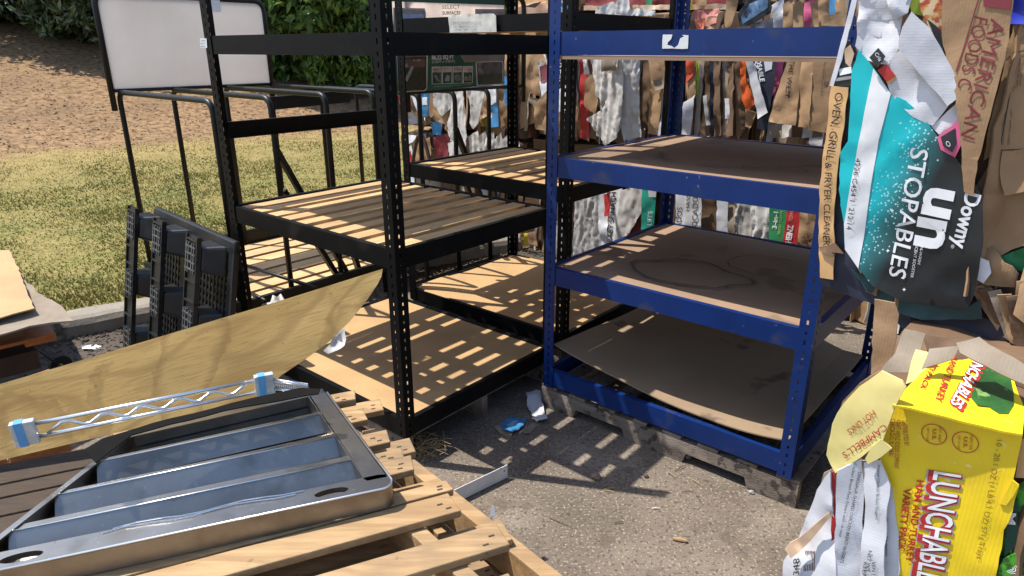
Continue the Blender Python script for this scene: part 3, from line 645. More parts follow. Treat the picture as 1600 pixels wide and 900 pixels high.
patch([(606, 76), (606, 148), (788, 131), (788, 76)], DKGRN, .001); patch([(606, 2), (606, -14), (788, -2), (788, 8)], DKGRN, .001)
patch([(614, 12), (663, 13), (665, 20), (665, 50), (614, 50)], GREYI, .0035); patch([(615, 14), (662, 15), (663, 20), (663, 50), (615, 50)], CREAM, .0045); patch([(617, 22), (661, 22), (661, 30), (617, 30)], mat('pale_blue_print', (.28, .36, .50), (.2, .27, .4), 30, .5), .0055)
patch([(742, 14), (788, 14), (788, 50), (741, 50)], GREYI, .0035); patch([(744, 16), (788, 16), (788, 50), (743, 50)], CREAM, .0045)
sp.text('LANDSCAPING', (625, 17.2), (648, 17.0), 3.4, GREYI, sg_, h=.0055); sp.text('RESORT', (758, 21.3), (772, 21), 3, GREYI, sg_, h=.0055)
sp.text('SELECT', (690, 14), (718, 13.2), 5.6, INK, sg_, h=.004); sp.text('SURFACES', (690.5, 23), (719, 22.5), 5.2, INK, sg_, h=.004, bold=.02)
patch([(619, 82), (666, 81), (668, 84), (667, 138), (664, 142), (622, 144)], WINK, .002); patch([(620, 83), (665, 82), (666, 85), (666, 137), (663, 141), (622, 143)], PHOTO1, .003)
patch([(620, 82.5), (666, 81.8), (666, 88.5), (620, 90)], CREAM, .004); sp.text('PLAYGROUND', (629, 87.3), (651, 86.7), 2.9, GREYI, sg_, h=.005)
patch([(621, 93), (663, 92), (663, 104), (621, 107)], mat('house_picture', (.16, .085, .06), (.07, .05, .04), 25, .5, spots=(26, (.28, .26, .25), .58, .05)), .0042); patch([(642, 103), (646, 105), (636, 127), (631, 126)], GREYI, .0048)
sp.text('ROLL COVERS', (674, 84.3), (697, 83.5), 3.6, WINK, sg_); sp.text('86.22 SQ FT', (674, 93), (709, 92), 6.6, WINK, sg_, bold=.03); sp.text('(7.28 FT x 11.83 FT)', (675, 98.5), (710, 97.6), 4.0, WINK, sg_)
for k_ in range(4):
    x = 674.5+k_*16.3; patch([(x, 104.6-k_*.3), (x+15, 104.2-k_*.3), (x+15, 131-k_*.5), (x, 131.6-k_*.5)], WINK, .002); patch([(x+.8, 113), (x+14.2, 112.6), (x+14.2, 130.4-k_*.5), (x+.8, 131-k_*.5)], DKGRN, .003); patch([(x+.8, 105.4-k_*.3), (x+14.2, 105-k_*.3), (x+14.2, 112), (x+.8, 112.4)], CREAM, .003)
    cx, cy = x+7.5, 122-k_*.3
    if k_ == 0: patch([(cx-5, cy-4), (cx-1, cy-5), (cx+6, cy+6), (cx+2, cy+6), (cx-2, cy)], CREAM, .004)
    if k_ == 1: patch([(cx-4, cy+5), (cx-3, cy), (cx, cy-5), (cx+4, cy-3), (cx+3, cy+5)], GREYI, .004)
    if k_ == 2: patch([(cx+5*math.cos(a), cy+5.6*math.sin(a)) for a in np.linspace(0, 5.9, 14)], CREAM, .004)
    if k_ == 3: patch([(cx-6, cy+5), (cx-6, cy), (cx-3, cy-2), (cx, cy+1), (cx+3, cy-4), (cx+6, cy), (cx+6, cy+5)], CREAM, .004)
sp.text('HIGH GRADE ARTIFICIAL TURF / SHAPE AND SIZE AS NEEDED', (676, 136.5), (738, 133), 2.2, GREYI, sg_)
patch([(743, 97), (784, 95), (786, 98), (786, 129), (783, 132), (745, 134)], WINK, .002); patch([(744, 98), (783, 96), (785, 98.5), (785, 128.5), (782, 131), (746, 133)], PHOTO2, .003)
patch([(745, 117), (784, 114), (785, 130), (746, 132)], PHOTO1, .004)
patch([(713, 78), (788, 76), (788, 94), (725, 97.5)], CREAM, .0055, 'price_card'); sp.text('11', (737, 84), (753, 83), 14, mat('brown_ink', (.13, .06, .03)), sg_, h=.007, bold=.02)

# ================================================================== LEFT: BLACK PLASTIC PALLET, PLYWOOD, STEEL, PALLETS
def black_pallet():
    o = Vector((-2.33, 3.705, 0)); u = Vector((.7071, -.7071, 0)); nh = Vector((.7071, .7071, 0)); tl = math.radians(11.5)
    wv = (nh*math.sin(tl)+Vector((0, 0, math.cos(tl)))).normalized(); d = (nh*math.cos(tl)-Vector((0, 0, math.sin(tl)))).normalized()
    t = thing('plastic_pallet', 'black plastic pallet standing on edge against the rack post', 'pallet', tuple(o), ROT)
    def P(a, b, c): return o+u*a+wv*b+d*c
    def bx(mb, a0, a1, b0, b1, c0, c1): mb.obox(P(a0, b0, c0), u*(a1-a0), wv*(b1-b0), d*(c1-c0))
    H = .875; Wd = 1.06
    mb = MB('W')                                            # deck: a grid with square holes
    x0, x1, y0, y1 = .06, Wd+.06, .02, H-.02
    nx, ny = 25, 20
    for i in range(nx+1):
        a = x0+(x1-x0)*i/nx; bx(mb, a-.008, a+.008, y0, y1, .125, .14)
    for j in range(ny+1):
        b = y0+(y1-y0)*j/ny; bx(mb, x0, x1, b-.008, b+.008, .128, .143)
    mb.build('deck_grid', PLAST, t)
    mb = MB('W')
    for (a0, a1, b0, b1) in ((x0-.02, x1+.01, y1-.055, y1+.02), (x0-.02, x1+.01, y0-.02, y0+.05), (x0-.02, x0+.02, y0, y1), (x1-.05, x1+.01, y0, y1), (.47, .56, y0, y1)): bx(mb, a0, a1, b0, b1, .122, .155)
    mb.build('deck_rim', PLAST, t, bevel=.012)
    for k_, a in enumerate((-.02, .40, .86)):
        mb = MB('W'); bx(mb, a, a+.012, 0, H-.01, 0, .022); bx(mb, a+.128, a+.140, 0, H-.01, 0, .022)
        for j in range(9):
            b = .02+(H-.05)*j/8; bx(mb, a, a+.14, b-.005, b+.005, 0, .02)
        bx(mb, a+.004, a+.136, 0, H-.012, .010, .022)
        r = mb.build('runner', PLAST, t)
        for b in (.07, H*.48, H-.12):
            mb = MB('W')
            for q in (-.055, -.02, .02, .055): bx(mb, a+.012, a+.128, b+q-.004, b+q+.004, -.004, .012)
            for q in (.025, .05, .09, .115): bx(mb, a+q-.004, a+q+.004, b-.075, b+.075, -.005, .011)
            mb.build('runner_lattice', mat('grey_plastic_edge', (.10, .10, .095), (.05, .05, .05), 30, .5), r)
            mb = MB('W'); e = .015                              # tapered block between runner and deck
            lo = [P(a+.005, b-.06, .02), P(a+.135, b-.06, .02), P(a+.135, b+.06, .02), P(a+.005, b+.06, .02)]
            hi = [P(a-.0, b-.08, .126), P(a+.20, b-.08, .126), P(a+.20, b+.08, .126), P(a-.0, b+.08, .126)]
            mb.add(lo+hi, [(0, 1, 2, 3), (4, 7, 6, 5), (0, 4, 5, 1), (1, 5, 6, 2), (2, 6, 7, 3), (3, 7, 4, 0)]); mb.build('block', PLAST, t, bevel=.014)
black_pallet()
def plywood():
    P1 = atd(598, 420, 2.15); P0 = atd(0, 600, 1.85); PB = atd(440, 585, 2.04)
    u = (P1-P0).normalized(); n = u.cross(PB-P0); n = n if n.dot(CAM-P0) > 0 else -n
    pn = Panel(P0, n, u, amp=.004, freq=1.6, seed=4)
    t = thing('plywood_sheet', 'large bowed plywood offcut leaning across the left foreground', 'plywood', tuple(atd(200, 760, 1.8)), 0)
    px = [(-70, 621), (0, 600), (150, 556), (300, 511), (450, 466), (598, 420), (596, 432), (590, 444), (574, 468), (548, 500), (515, 533), (480, 559), (440, 586), (395, 624), (300, 648), (150, 684), (40, 710), (-70, 736)]
    pn.sheet('panel', px, PLY, t, th=.004, step=.05); pn.sheet('back_ply', px, PLYE, t, th=.017, step=.05, h=-.0045)
plywood()
E1 = Vector((.915, .403, 0)).normalized(); G = Vector((.655, -.756, 0)).normalized()
def scrap_pallet(label, z, boards, S, low=False):
    """boards: (right near corner px, width, length) laid along E1; stringers S: (point px, length back, length fwd) along G below"""
    t = thing('pallet', label, 'pallet', tuple(atz(560, 850, z-.12)), 0, 'wooden pallets stacked in the left foreground')
    e2 = Vector((-E1.y, E1.x, 0))
    for (px, w_, ln, tilt) in boards:
        p = atz(*px, z); mb = MB('W'); sl = random.gauss(0, .006)
        mb.obox(p-E1*ln-Vector((0, 0, .021+tilt)), E1*ln+Vector((0, 0, tilt)), e2*w_+G*-.0+E1*random.uniform(-.008, .012), Vector((0, 0, .021)))
        b = mb.build('deck_board', PALW, t, bevel=.003)
        mb = MB('W')                                        # nail heads by the end
        for k_ in range(2):
            q = p-E1*random.uniform(.03, .06)+e2*w_*(.22+.28*k_)+Vector((0, 0, .0005)); mb.obox(q, E1*.014, e2*.004, Vector((0, 0, .0012)))
        mb.build('staple', BARK, b)
    for (px, back, fwd, wd, off) in S:
        p = atz(*px, z)-E1*off; mb = MB('W')
        mb.obox(p-G*back-Vector((0, 0, .115)), G*(back+fwd), -E1*wd, Vector((0, 0, .092))); mb.build('stringer', PALW, t, bevel=.003)
    mb = MB('W')
    for k_ in range(4):
        p = atz(700, 800, z)-Vector((0, 0, .135))-G*.75+G*(.36*k_)-E1*1.0; mb.obox(p, E1*.98, e2*.09, Vector((0, 0, .018)))
    mb.build('bottom_boards', PALW, t)
    return t
scrap_pallet('topmost wooden pallet, pale staggered deck boards under the steel frame', .64,
    [((647, 733), .07, .62, 0), ((632, 715), .052, .55, 0), ((709, 764), .045, 1.2, .004), ((721, 797), .078, 1.25, .002), ((797, 850), .080, 1.2, .002), ((610, 690), .07, .42, 0), ((575, 655), .07, .36, 0), ((556, 625), .07, .32, 0), ((820, 935), .08, 1.2, 0)],
    [((720, 790), .95, .30, .04, .10), ((720, 790), .95, .30, .04, .55), ((720, 790), .95, .30, .04, 1.0)])
scrap_pallet('second wooden pallet down in the foreground stack, its orange edge board showing', .525,
    [((702, 772), .085, 1.15, 0), ((801, 842), .085, 1.15, 0), ((650, 705), .085, .5, 0), ((600, 640), .085, .4, 0), ((880, 955), .085, 1.15, 0)],
    [((800, 846), .75, .40, .045, -.035), ((800, 846), .85, .30, .04, .5), ((800, 846), .85, .30, .04, 1.0)])
scrap_pallet('third wooden pallet down, mostly hidden in the foreground stack', .39,
    [((700, 800), .085, 1.1, 0), ((800, 900), .085, 1.1, 0), ((610, 690), .085, 1.1, 0)], [((780, 880), .7, .35, .045, .0), ((780, 880), .7, .35, .045, .5)])
scrap_pallet('lowest wooden pallet of the foreground stack, on the concrete', .255,
    [((700, 830), .085, 1.1, 0), ((800, 930), .085, 1.1, 0), ((610, 720), .085, 1.1, 0)], [((780, 900), .7, .35, .045, .02), ((780, 900), .7, .35, .045, .5)])
def steel_frame():
    z = .70; FR, FL, BL, BR = (Vector((*q, z)) for q in ((-.285, 1.384), (-1.14, 1.068), (-1.053, 1.631), (-.59, 1.881)))
    t = thing('steel_frame', 'dull steel equipment frame with cross rails lying on the pallets', 'steel frame', (-.72, 1.45, .64), 0)
    def pt(s, v, dz=0.): a = FL.lerp(BL, v); b = FR.lerp(BR, v); return a.lerp(b, s)+Vector((0, 0, dz))
    Zv = Vector((0, 0, 1)); e = (FR-FL).normalized(); e2 = Vector((-e.y, e.x, 0))
    # front lip: flat top with two oval hand holes, apron below
    LW = .062; mb = MB('W'); Lf = (FR-FL).length
    def lp(a, b, dz=0.): return FL+e*a+e2*b+Vector((0, 0, dz))
    holes = [(.135, .030), (Lf-.145, .030)]; cuts = [0.]
    for (cx, cy) in holes: cuts += [cx-.055, cx+.055]
    cuts += [Lf-.03]
    for i in range(0, len(cuts), 2):
        a0, a1 = cuts[i], cuts[i+1]; mb.obox(lp(a0, 0, -.004), e*(a1-a0), e2*LW, Zv*.004)
    for (cx, cy) in holes:
        N = 24; vs = []; fs = []
        for k_ in range(N):
            a = 2*math.pi*k_/N; c, s_ = math.cos(a), math.sin(a); vs.append(lp(cx+.040*c, cy+.0145*s_))
            m_ = max(abs(c)/.055, abs(s_)/(LW/2)); vs.append(lp(cx+c/m_, LW/2+s_/m_)); vs.append(lp(cx+.040*c, cy+.0145*s_, -.014))
        for k_ in range(N):
            j = (k_+1) % N; fs += [(3*k_, 3*k_+1, 3*j+1, 3*j), (3*k_, 3*j, 3*j+2, 3*k_+2)]
        mb.add(vs, fs)
    mb.build('front_lip', STEEL, t)
    mb = MB('W'); arc = []                                   # apron with a rounded right corner
    r = .03; C = FR-e*r+e2*r; path = [FL-e*.02, FR-e*r]+[C+(-e2*math.cos(a)+e*math.sin(a))*r for a in np.linspace(.2, 1.57, 6)]+[C+e*r+(BR-FR)*.9]
    path2 = path
    vs = []
    for p in path2: vs += [p+Zv*.0015, p-Zv*.058]
    m_ = len(path2); fs = [(2*i, 2*i+1, 2*i+3, 2*i+2) for i in range(m_-1)]
    mb.add(vs, fs); ap = mb.build('apron', STEELD, t); so = ap.modifiers.new('thick', 'SOLIDIFY'); so.thickness = .004
    mb = MB('W'); mb.tube([p+Zv*.0005 for p in path2], .0028, 6); mb.build('rolled_edge', CHROME, t, smooth=True)
    mb = MB('W')                                            # right lip
    mb.add([pt(1, .08), pt(1, 1.), pt(1, 1.)-e*.045, pt(1, .08)-e*.05, FR-e*.03+e2*.001, pt(1, .08, -.004), pt(1, 1., -.004), pt(1, 1., -.004)-e*.045, pt(1, .08, -.004)-e*.05],
           [(0, 1, 2, 3), (5, 8, 7, 6), (3, 2, 7, 8)]); 
    ar = [C+(-e2*math.cos(a)+e*math.sin(a))*r for a in np.linspace(0, 1.57, 8)]
    mb.add([FR-e*.03+e2*LW]+ar+[pt(1, .10)], [tuple(range(len(ar)+2))]); mb.build('right_lip', STEEL, t)
    mb = MB('W'); mb.obox(pt(1, .09, -.05)-e*.053, (pt(1, 1.)-pt(1, .09)), e*.003, Zv*.05); mb.build('side_wall', STEEL, t)
    mb = MB('W'); mb.obox(pt(0, .0, -.055), (BL-FL), e*.003, Zv*.055); mb.obox(pt(0, 0, -.003), BL-FL, e*.018, Zv*.004); mb.build('left_lip', STEEL, t)
    mb = MB('W'); mb.obox(pt(0, 1, -.055), BR-BL, e2*.003, Zv*.055); mb.obox(pt(0, 1, -.002), BR-BL, e2*-.03, Zv*.003); mb.build('back_lip', STEEL, t)
    mb = MB('W'); mb.add([pt(.012, .03, -.05), pt(.95, .03, -.05), pt(.93, .99, -.05), pt(.02, .99, -.05)], [(0, 1, 2, 3)]); mb.add([pt(.012, .03, -.053), pt(.95, .03, -.053), pt(.93, .99, -.053), pt(.02, .99, -.053)], [(0, 3, 2, 1)]); mb.build('pan', STEEL, t)
    for v, dv in ((.27, .045), (.50, .03), (.745, .028)):
        a, b = pt(.012, v), pt(.95-.02*v, v); a2, b2 = pt(.012, v+dv), pt(.95-.02*v, v+dv)
        mb = MB('W')
        vs = [a-Zv*.047+e2*-.035, b-Zv*.047+e2*-.035, b-Zv*.004, a-Zv*.004, b2-Zv*.004, a2-Zv*.004, b2-Zv*.047, a2-Zv*.047]
        mb.add(vs, [(0, 1, 2, 3), (3, 2, 4, 5), (5, 4, 6, 7)]); rl = mb.build('cross_rail', STEEL, t)
        mb = MB('W'); mb.tube([a-Zv*.003, b-Zv*.003], .0022, 6); mb.build('rail_edge', CHROME, rl, smooth=True)
    # loose wire left on the lip
    mb = MB('W'); pts = [lp(.28+.045*i, .052+.006*math.sin(i*1.3), .003) for i in range(10)]; mb.tube(pts, .0013, 5); mb.tube([p+e2*.008+e*.02 for p in pts], .0013, 5); mb.build('weld_wire', CHROME, t)
steel_frame()
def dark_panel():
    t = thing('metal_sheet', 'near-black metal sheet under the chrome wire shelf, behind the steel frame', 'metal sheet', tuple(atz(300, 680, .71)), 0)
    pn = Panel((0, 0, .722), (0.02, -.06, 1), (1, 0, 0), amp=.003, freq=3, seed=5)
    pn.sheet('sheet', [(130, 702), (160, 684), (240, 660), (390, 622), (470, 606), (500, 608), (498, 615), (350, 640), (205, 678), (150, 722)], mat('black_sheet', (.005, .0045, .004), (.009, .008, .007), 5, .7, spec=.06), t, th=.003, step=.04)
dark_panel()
DKW = mat('shade_dark_wood', (.060, .036, .020), (.030, .019, .011), 6, .85, stretch=(1, 7, 7), bump=.3, bscale=30, spots=(9, (.13, .08, .04), .64, .08, .6))  # very dark brown: the shade over these boards is put into their colour
for i, (px_, ln_, lb_) in enumerate((((165, 722), .60, 'plank coloured dark as shade left of the steel frame, rearmost'), ((118, 752), .55, 'plank coloured dark as shade left of the steel frame, second from the back'), ((70, 790), .5, 'plank coloured dark as shade touching the steel frame left side, third'), ((20, 830), .5, 'plank coloured dark as shade nearest the bottom left corner'))):
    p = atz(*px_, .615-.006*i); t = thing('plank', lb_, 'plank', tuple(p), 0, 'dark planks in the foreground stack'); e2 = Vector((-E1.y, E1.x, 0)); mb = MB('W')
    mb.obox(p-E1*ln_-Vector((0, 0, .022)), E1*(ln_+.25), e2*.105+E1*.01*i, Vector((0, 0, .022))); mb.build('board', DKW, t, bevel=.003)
def wire_shelf():
    A = atd(34, 675, 1.66); B = atd(410, 603, 1.90); zc = (A.z+B.z)/2; A.z = B.z = zc
    t = thing('wire_shelf', 'chrome wire shelf on edge with clear corner clips and blue tape', 'wire shelf', tuple((A+B)/2), 0)
    d = (B-A).normalized(); Zv = Vector((0, 0, 1)); s = Vector((-d.y, d.x, 0)); ln = (B-A).length
    up = (Zv*.95-s*.2).normalized(); hh = .021
    mb = MB('W')
    for k_ in (-1, 1): mb.tube([A+d*.012+up*hh*k_, B-d*.012+up*hh*k_], .0052, 10)
    mb.build('rail', CHROME, t, smooth=True)
    mb = MB('W'); pts = []; n = 11
    for i in range(n+1):
        q = A+d*(.05+(ln-.09)*i/n)+up*(hh*.72*(1 if i % 2 else -1)); pts.append(q)
    pp = [pts[0]]
    for i in range(1, len(pts)-1): pp += [pts[i]+(pts[i-1]-pts[i])*.18, pts[i]+(pts[i+1]-pts[i])*.18]
    mb.tube(pp+[pts[-1]], .004, 8); mb.build('zigzag_wire', CHROME, t, smooth=True)
    for P in (A, B):
        mb = MB('W'); mb.obox(P-d*.02-up*.036-s*.011, d*.052, up*.072, s*.022); c = mb.build('corner_clip', CLEAR, t, bevel=.003)
        mb = MB('W'); mb.obox(P-d*.010-up*.037-s*.0125, d*.018, up*.074, s*.025); mb.build('blue_tape', TAPE, c)
    side = (atz(474, 608, B.z)-atz(412, 602, B.z)).normalized()
    mb = MB('W')
    for k_ in (-1, 1): mb.tube([B+d*.02+up*hh*k_*.8, B+d*.02+side*.115+up*hh*k_*.6-Zv*.006], .0045, 8)
    for i in range(18):
        q = B+d*.024+side*(.008+.006*i)-Zv*.0003*i; mb.tube([q+up*hh*.8, q-up*hh*.8], .0026, 6)
    mb.build('side_rail', CHROME, t, smooth=True)
wire_shelf()
# ------------------------------------------------------------------ far left: boards on a dolly
def left_pile():
    t = thing('wood_dolly', 'low wooden dolly with orange planks and a black caster', 'dolly', (-2.75, 3.25, 0), 0)
    z = .37; mb = MB('W')
    a, b = atz(87, 520, z), atz(0, 541, z); dr = (b-a).normalized(); pr = Vector((-dr.y, dr.x, 0)); pr = pr if pr.dot(CAM-a) < 0 else -pr
    mb.obox(a-Vector((0, 0, .018)), dr*1.2, pr*.3, Vector((0, 0, .018))); mb.build('plank', ORWOOD, t, bevel=.003)
    mb = MB('W'); mb.obox(a+dr*.0-Vector((0, 0, .042))+pr*.012, dr*.13, pr*.08, Vector((0, 0, .022))); mb.build('batten', ORWOOD, t)
    mb = MB('W'); mb.obox(a+dr*.08+pr*.1-Vector((0, 0, .20)), dr*1.1, pr*.35, Vector((0, 0, .10))); mb.build('base', mat('dark_wood', (.07, .04, .022), (.04, .024, .014), 6, .8), t)
    mb = MB('W'); mb.obox(a+dr*.12+pr*.05-Vector((0, 0, .018)), dr*1.0, pr*.75, Vector((0, 0, .075))); mb.build('board_stack', KRAFD, t)
    c = atz(93, 570, .055); mb = MB('W'); mb.tube([c-pr*.018-dr*.006, c+pr*.018+dr*.0], .055, 20)
    cs = mb.build('caster', RUBBER, t); mb = MB('W'); mb.tube([c-pr*.021, c-pr*.017], .014, 12); mb.build('hub', CHROME, cs)
    mb = MB('W'); mb.bar(c-pr*.025, c+Vector((0, 0, .12))-pr*.025+dr*.08, .006, .05, pr); mb.bar(c+pr*.025, c+Vector((0, 0, .12))+pr*.025+dr*.08, .006, .05, pr); mb.build('fork', RUBBER, cs)
    t2 = thing('cardboard_sheet', 'sagging grey-brown cardboard sheet draped over the dolly', 'cardboard', tuple(atz(50, 480, .43)), 0)
    pn = Panel((0, 0, .45), (0.0, -.03, 1), (1, 0, 0), amp=.012, freq=3.2, seed=1)
    pn.sheet('sheet', [(-120, 395), (14, 387), (40, 440), (70, 462), (97, 480), (114, 499), (80, 500), (45, 505), (0, 520), (-120, 560)], KRAFG, t2, th=.008, step=.05, rag=.004)
    t3 = thing('kraft_sheet', 'tan hardboard sheet lying on the draped cardboard', 'cardboard', tuple(atz(10, 450, .465)), 0)
    pn2 = Panel((0, 0, .505), (0, -.02, 1), (1, 0, 0), amp=.004, freq=3, seed=2)
    pn2.sheet('sheet', [(-120, 392), (14, 390), (36, 438), (44, 462), (54, 481), (20, 490), (-20, 502), (-120, 520)], HARD, t3, th=.006, step=.05, rag=.003)
    t4 = thing('wood_chunk', 'broken end of a pale wooden block on the tan sheet', 'wood block', tuple(atz(6, 470, .48)), 0)
    mb = MB('W'); q = atz(16, 484, .512); mb.obox(q, dr*.35, pr*.10, Vector((0, 0, .05))); mb.build('block', PALW, t4, bevel=.006)
    t5 = thing('wood_offcut', 'two tan board ends in front of the caster', 'offcut', tuple(atz(40, 590, .3)), 0)
    mb = MB('W'); q = atz(80, 578, .42); q2 = atz(14, 600, .42); dd = (q2-q).normalized(); n_ = Vector((-dd.y, dd.x, 0)); n_ = n_ if n_.dot(CAM-q) < 0 else -n_
    mb.obox(q-Vector((0, 0, .419)), dd*.22, n_*.02, Vector((0, 0, .419))); mb.build('board', ORWOOD, t5, bevel=.003); mb = MB('W'); mb.obox(q-Vector((0, 0, .419))+dd*.23, dd*.3, n_*.02, Vector((0, 0, .414))); mb.build('board', ORWOOD, t5, bevel=.003)
left_pile()

# ================================================================== BALES
def bale(label, x0, x1, y0, y1, z0, z1, m=KRAFD, nfill=26, mats=None, seed=1, amp=.04):
    rd = random.Random(seed)
    t = thing('cardboard_bale', label, 'bale', W(((x0+x1)/2, (y0+y1)/2, z0)), ROT, 'bales of flattened cardboard')
    core('packed_body', x0, x1, y0, y1, z0, z1, m, t, amp)
    mats = mats or [KRAFT, KRAFT, KRAFD, KRAFD, KRAFG, FILMG, WHITEB]
    x = x0
    for i in range(nfill):                                  # ends of flattened cartons all along the face
        w_ = rd.choice((.03, .05, .07, .10, .14)); xa = x0+(x1-x0)*(i+.5)/nfill; zb = z0+rd.uniform(-.01, .07)*(z1-z0); zt = z1-rd.uniform(-.02, .25)*(z1-z0)
        ang = rd.uniform(-1.15, 1.15); o = W((xa, y0-.01-rd.uniform(0, .05), (zb+zt)/2)); n_ = W((math.sin(ang), -math.cos(ang), rd.uniform(-.08, .1)))
        pn = Panel(o, n_, W((math.cos(ang), math.sin(ang), 0)), amp=.012, freq=6, seed=rd.uniform(0, 20))
        h = (zt-zb)/2; k_ = rd.uniform(-.05, .05)
        pn.sheet('carton', [(-w_/2, -h), (w_/2, -h+rd.uniform(-.04, .04)), (w_/2+k_, h), (-w_/2+k_, h+rd.uniform(-.05, .03))], rd.choice(mats), t, th=.006, step=.045, rag=.002, raw=True)
    return t
WY = 4.6
bA = bale('lower back bale at the left end, beneath the turf sign', -5.3, -3.75, WY+.02, WY+.8, .0, .92, seed=3, nfill=34)
bB = bale('upper back bale at the left end, white film hanging down its face', -5.3, -3.70, WY+.02, WY+.8, .98, 1.9, seed=4, nfill=34)
bC = bale('lower back bale seen through the blue shelf unit, avocado and spinach cartons', -3.68, -1.6, WY+.02, WY+.8, .0, .96, seed=5, nfill=46)
bD = bale('upper back bale with a broad grey plastic film, behind the racks', -3.62, -2.35, WY+.02, WY+.8, 1.0, 1.92, seed=6, nfill=30)
bE = bale('upper back bale of dark brown boards behind the blue top beam', -2.3, -.55, WY+.02, WY+.8, 1.0, 1.92, seed=7, nfill=44)
bF = bale('lower back bale hidden behind the carton stack at right', -1.55, .3, WY+.02, WY+.8, .0, .96, seed=8, nfill=24)
bT = bale('top back bale above the racks, heaped with white bags and bright scraps', -3.6, -.5, WY+.15, WY+.9, 1.98, 2.7, seed=9, nfill=46, mats=[KRAFT, KRAFT, KRAFG, RED, WHITEB, NAVY, PINK])
KSEED = [0]
def wall(par, px, m, off=.10, amp=.012, name='carton', rag=.002, ang=0., label=None, freq=7., step=.03, th=.006):
    """a flattened carton or film on the face of a back bale, traced on its own plane"""
    KSEED[0] += 1; cx = sum(p[0] for p in px)/len(px); cy = sum(p[1] for p in px)/len(px)
    o = aty(cx, cy, WY-off); a = ang+random.uniform(-.12, .12)
    pn = Panel(o, W((math.sin(a), -math.cos(a), random.uniform(-.05, .05))), W((math.cos(a), math.sin(a), 0)), amp=amp, freq=freq, seed=KSEED[0]*1.37)
    if name == 'plastic_film': pn.folds = True; step = min(step, .014)
    pn.obj = pn.sheet(name, px, m, par, th=th, step=step, rag=rag, label=label); return pn
# --- left end
wall(bB, [(618, 60), (700, 60), (702, 150), (690, 196), (670, 185), (655, 192), (634, 160)], KRAFT, .06)
wall(bB, [(633, 146), (652, 150), (676, 193), (664, 196), (648, 178)], KRAFD, .10); wall(bB, [(640, 146), (660, 148), (664, 190), (654, 178)], WHITEB, .12); wall(bB, [(622, 148), (632, 146), (642, 170), (628, 178)], RED, .13)
wall(bB, [(658, 146), (668, 146), (668, 182), (659, 181)], BLUP, .14); wall(bB, [(660, 152), (667, 152), (667, 164), (660, 164)], WINK, .155, amp=.003)
wall(bB, [(676, 160), (700, 176), (698, 195), (682, 190)], KRAFT, .14); wall(bB, [(676, 140), (702, 140), (703, 170), (690, 182), (676, 162)], FILM, .17, amp=.02, name='plastic_film')
wall(bB, [(698, 136), (724, 138), (726, 180), (728, 215), (720, 238), (704, 222), (698, 205), (703, 170)], FILM, .2, amp=.03, name='plastic_film', label='long white film sagging off the bale face')
wall(bB, [(728, 138), (757, 140), (752, 168), (746, 192), (738, 202), (732, 190), (735, 165)], FILM, .19, amp=.025, name='plastic_film'); wall(bB, [(745, 140), (766, 140), (764, 178), (748, 190)], PEACH, .12); wall(bB, [(748, 186), (768, 184), (766, 198), (747, 197)], mat('olive_print', (.22, .17, .02), (.15, .11, .02), 6, .5), .13)
wall(bB, [(761, 137), (774, 139), (779, 198), (765, 200)], WINK, .17); wall(bB, [(764, 165), (776, 160), (779, 198), (766, 199)], BLUP, .185)
wall(bB, [(774, 60), (792, 60), (795, 200), (782, 200)], KRAFT, .12); wall(bB, [(786, 120), (792, 120), (792, 165), (787, 165)], BLUP, .15)
wall(bA, [(626, 212), (650, 205), (672, 215), (672, 262), (640, 262), (628, 250)], KRAFD, .05); wall(bA, [(645, 226), (671, 214), (673, 250), (648, 256)], KRAFT, .16, label='torn tan box flap below the sign'); wall(bA, [(628, 210), (650, 212), (645, 222), (630, 228)], WHITEB, .17); wall(bA, [(634, 238), (640, 236), (645, 254), (635, 256)], RED, .2)
wall(bA, [(678, 215), (702, 208), (700, 245), (680, 246)], MAROON, .08); wall(bA, [(698, 224), (712, 219), (727, 222), (727, 250), (702, 250)], FILM, .22, amp=.03, name='plastic_film'); wall(bA, [(672, 190), (690, 192), (688, 212), (674, 210)], BLUP, .08)
for i in range(6): wall(bA, [(730+i*13, 214+i*2), (746+i*12, 204+i), (752+i*12, 232), (734+i*13, 240)], FILMG, .2+.01*i, amp=.03, name='plastic_film')
mb = MB(); c_ = L(aty(655, 232, WY-.28)); mb.tube([c_+Vector((-.1+.03*i, 0, -.14+.27*math.sin(i*.38))) for i in range(9)], .018, 8); mb.build('strap', mat('brown_strap', (.07, .03, .02), (.05, .02, .015), 9, .6), bA)
wall(bA, [(752, 372), (790, 360), (800, 395), (760, 405)], KRAFD, .1); wall(bA, [(775, 366), (800, 360), (800, 380), (786, 392)], FILMG, .16, name='plastic_film'); wall(bC, [(812, 366), (835, 362), (838, 385), (816, 388)], KRAFT, .12); wall(bC, [(818, 365), (824, 365), (823, 385), (818, 385)], mat('yellow_bit', (.55, .45, .02)), .15)
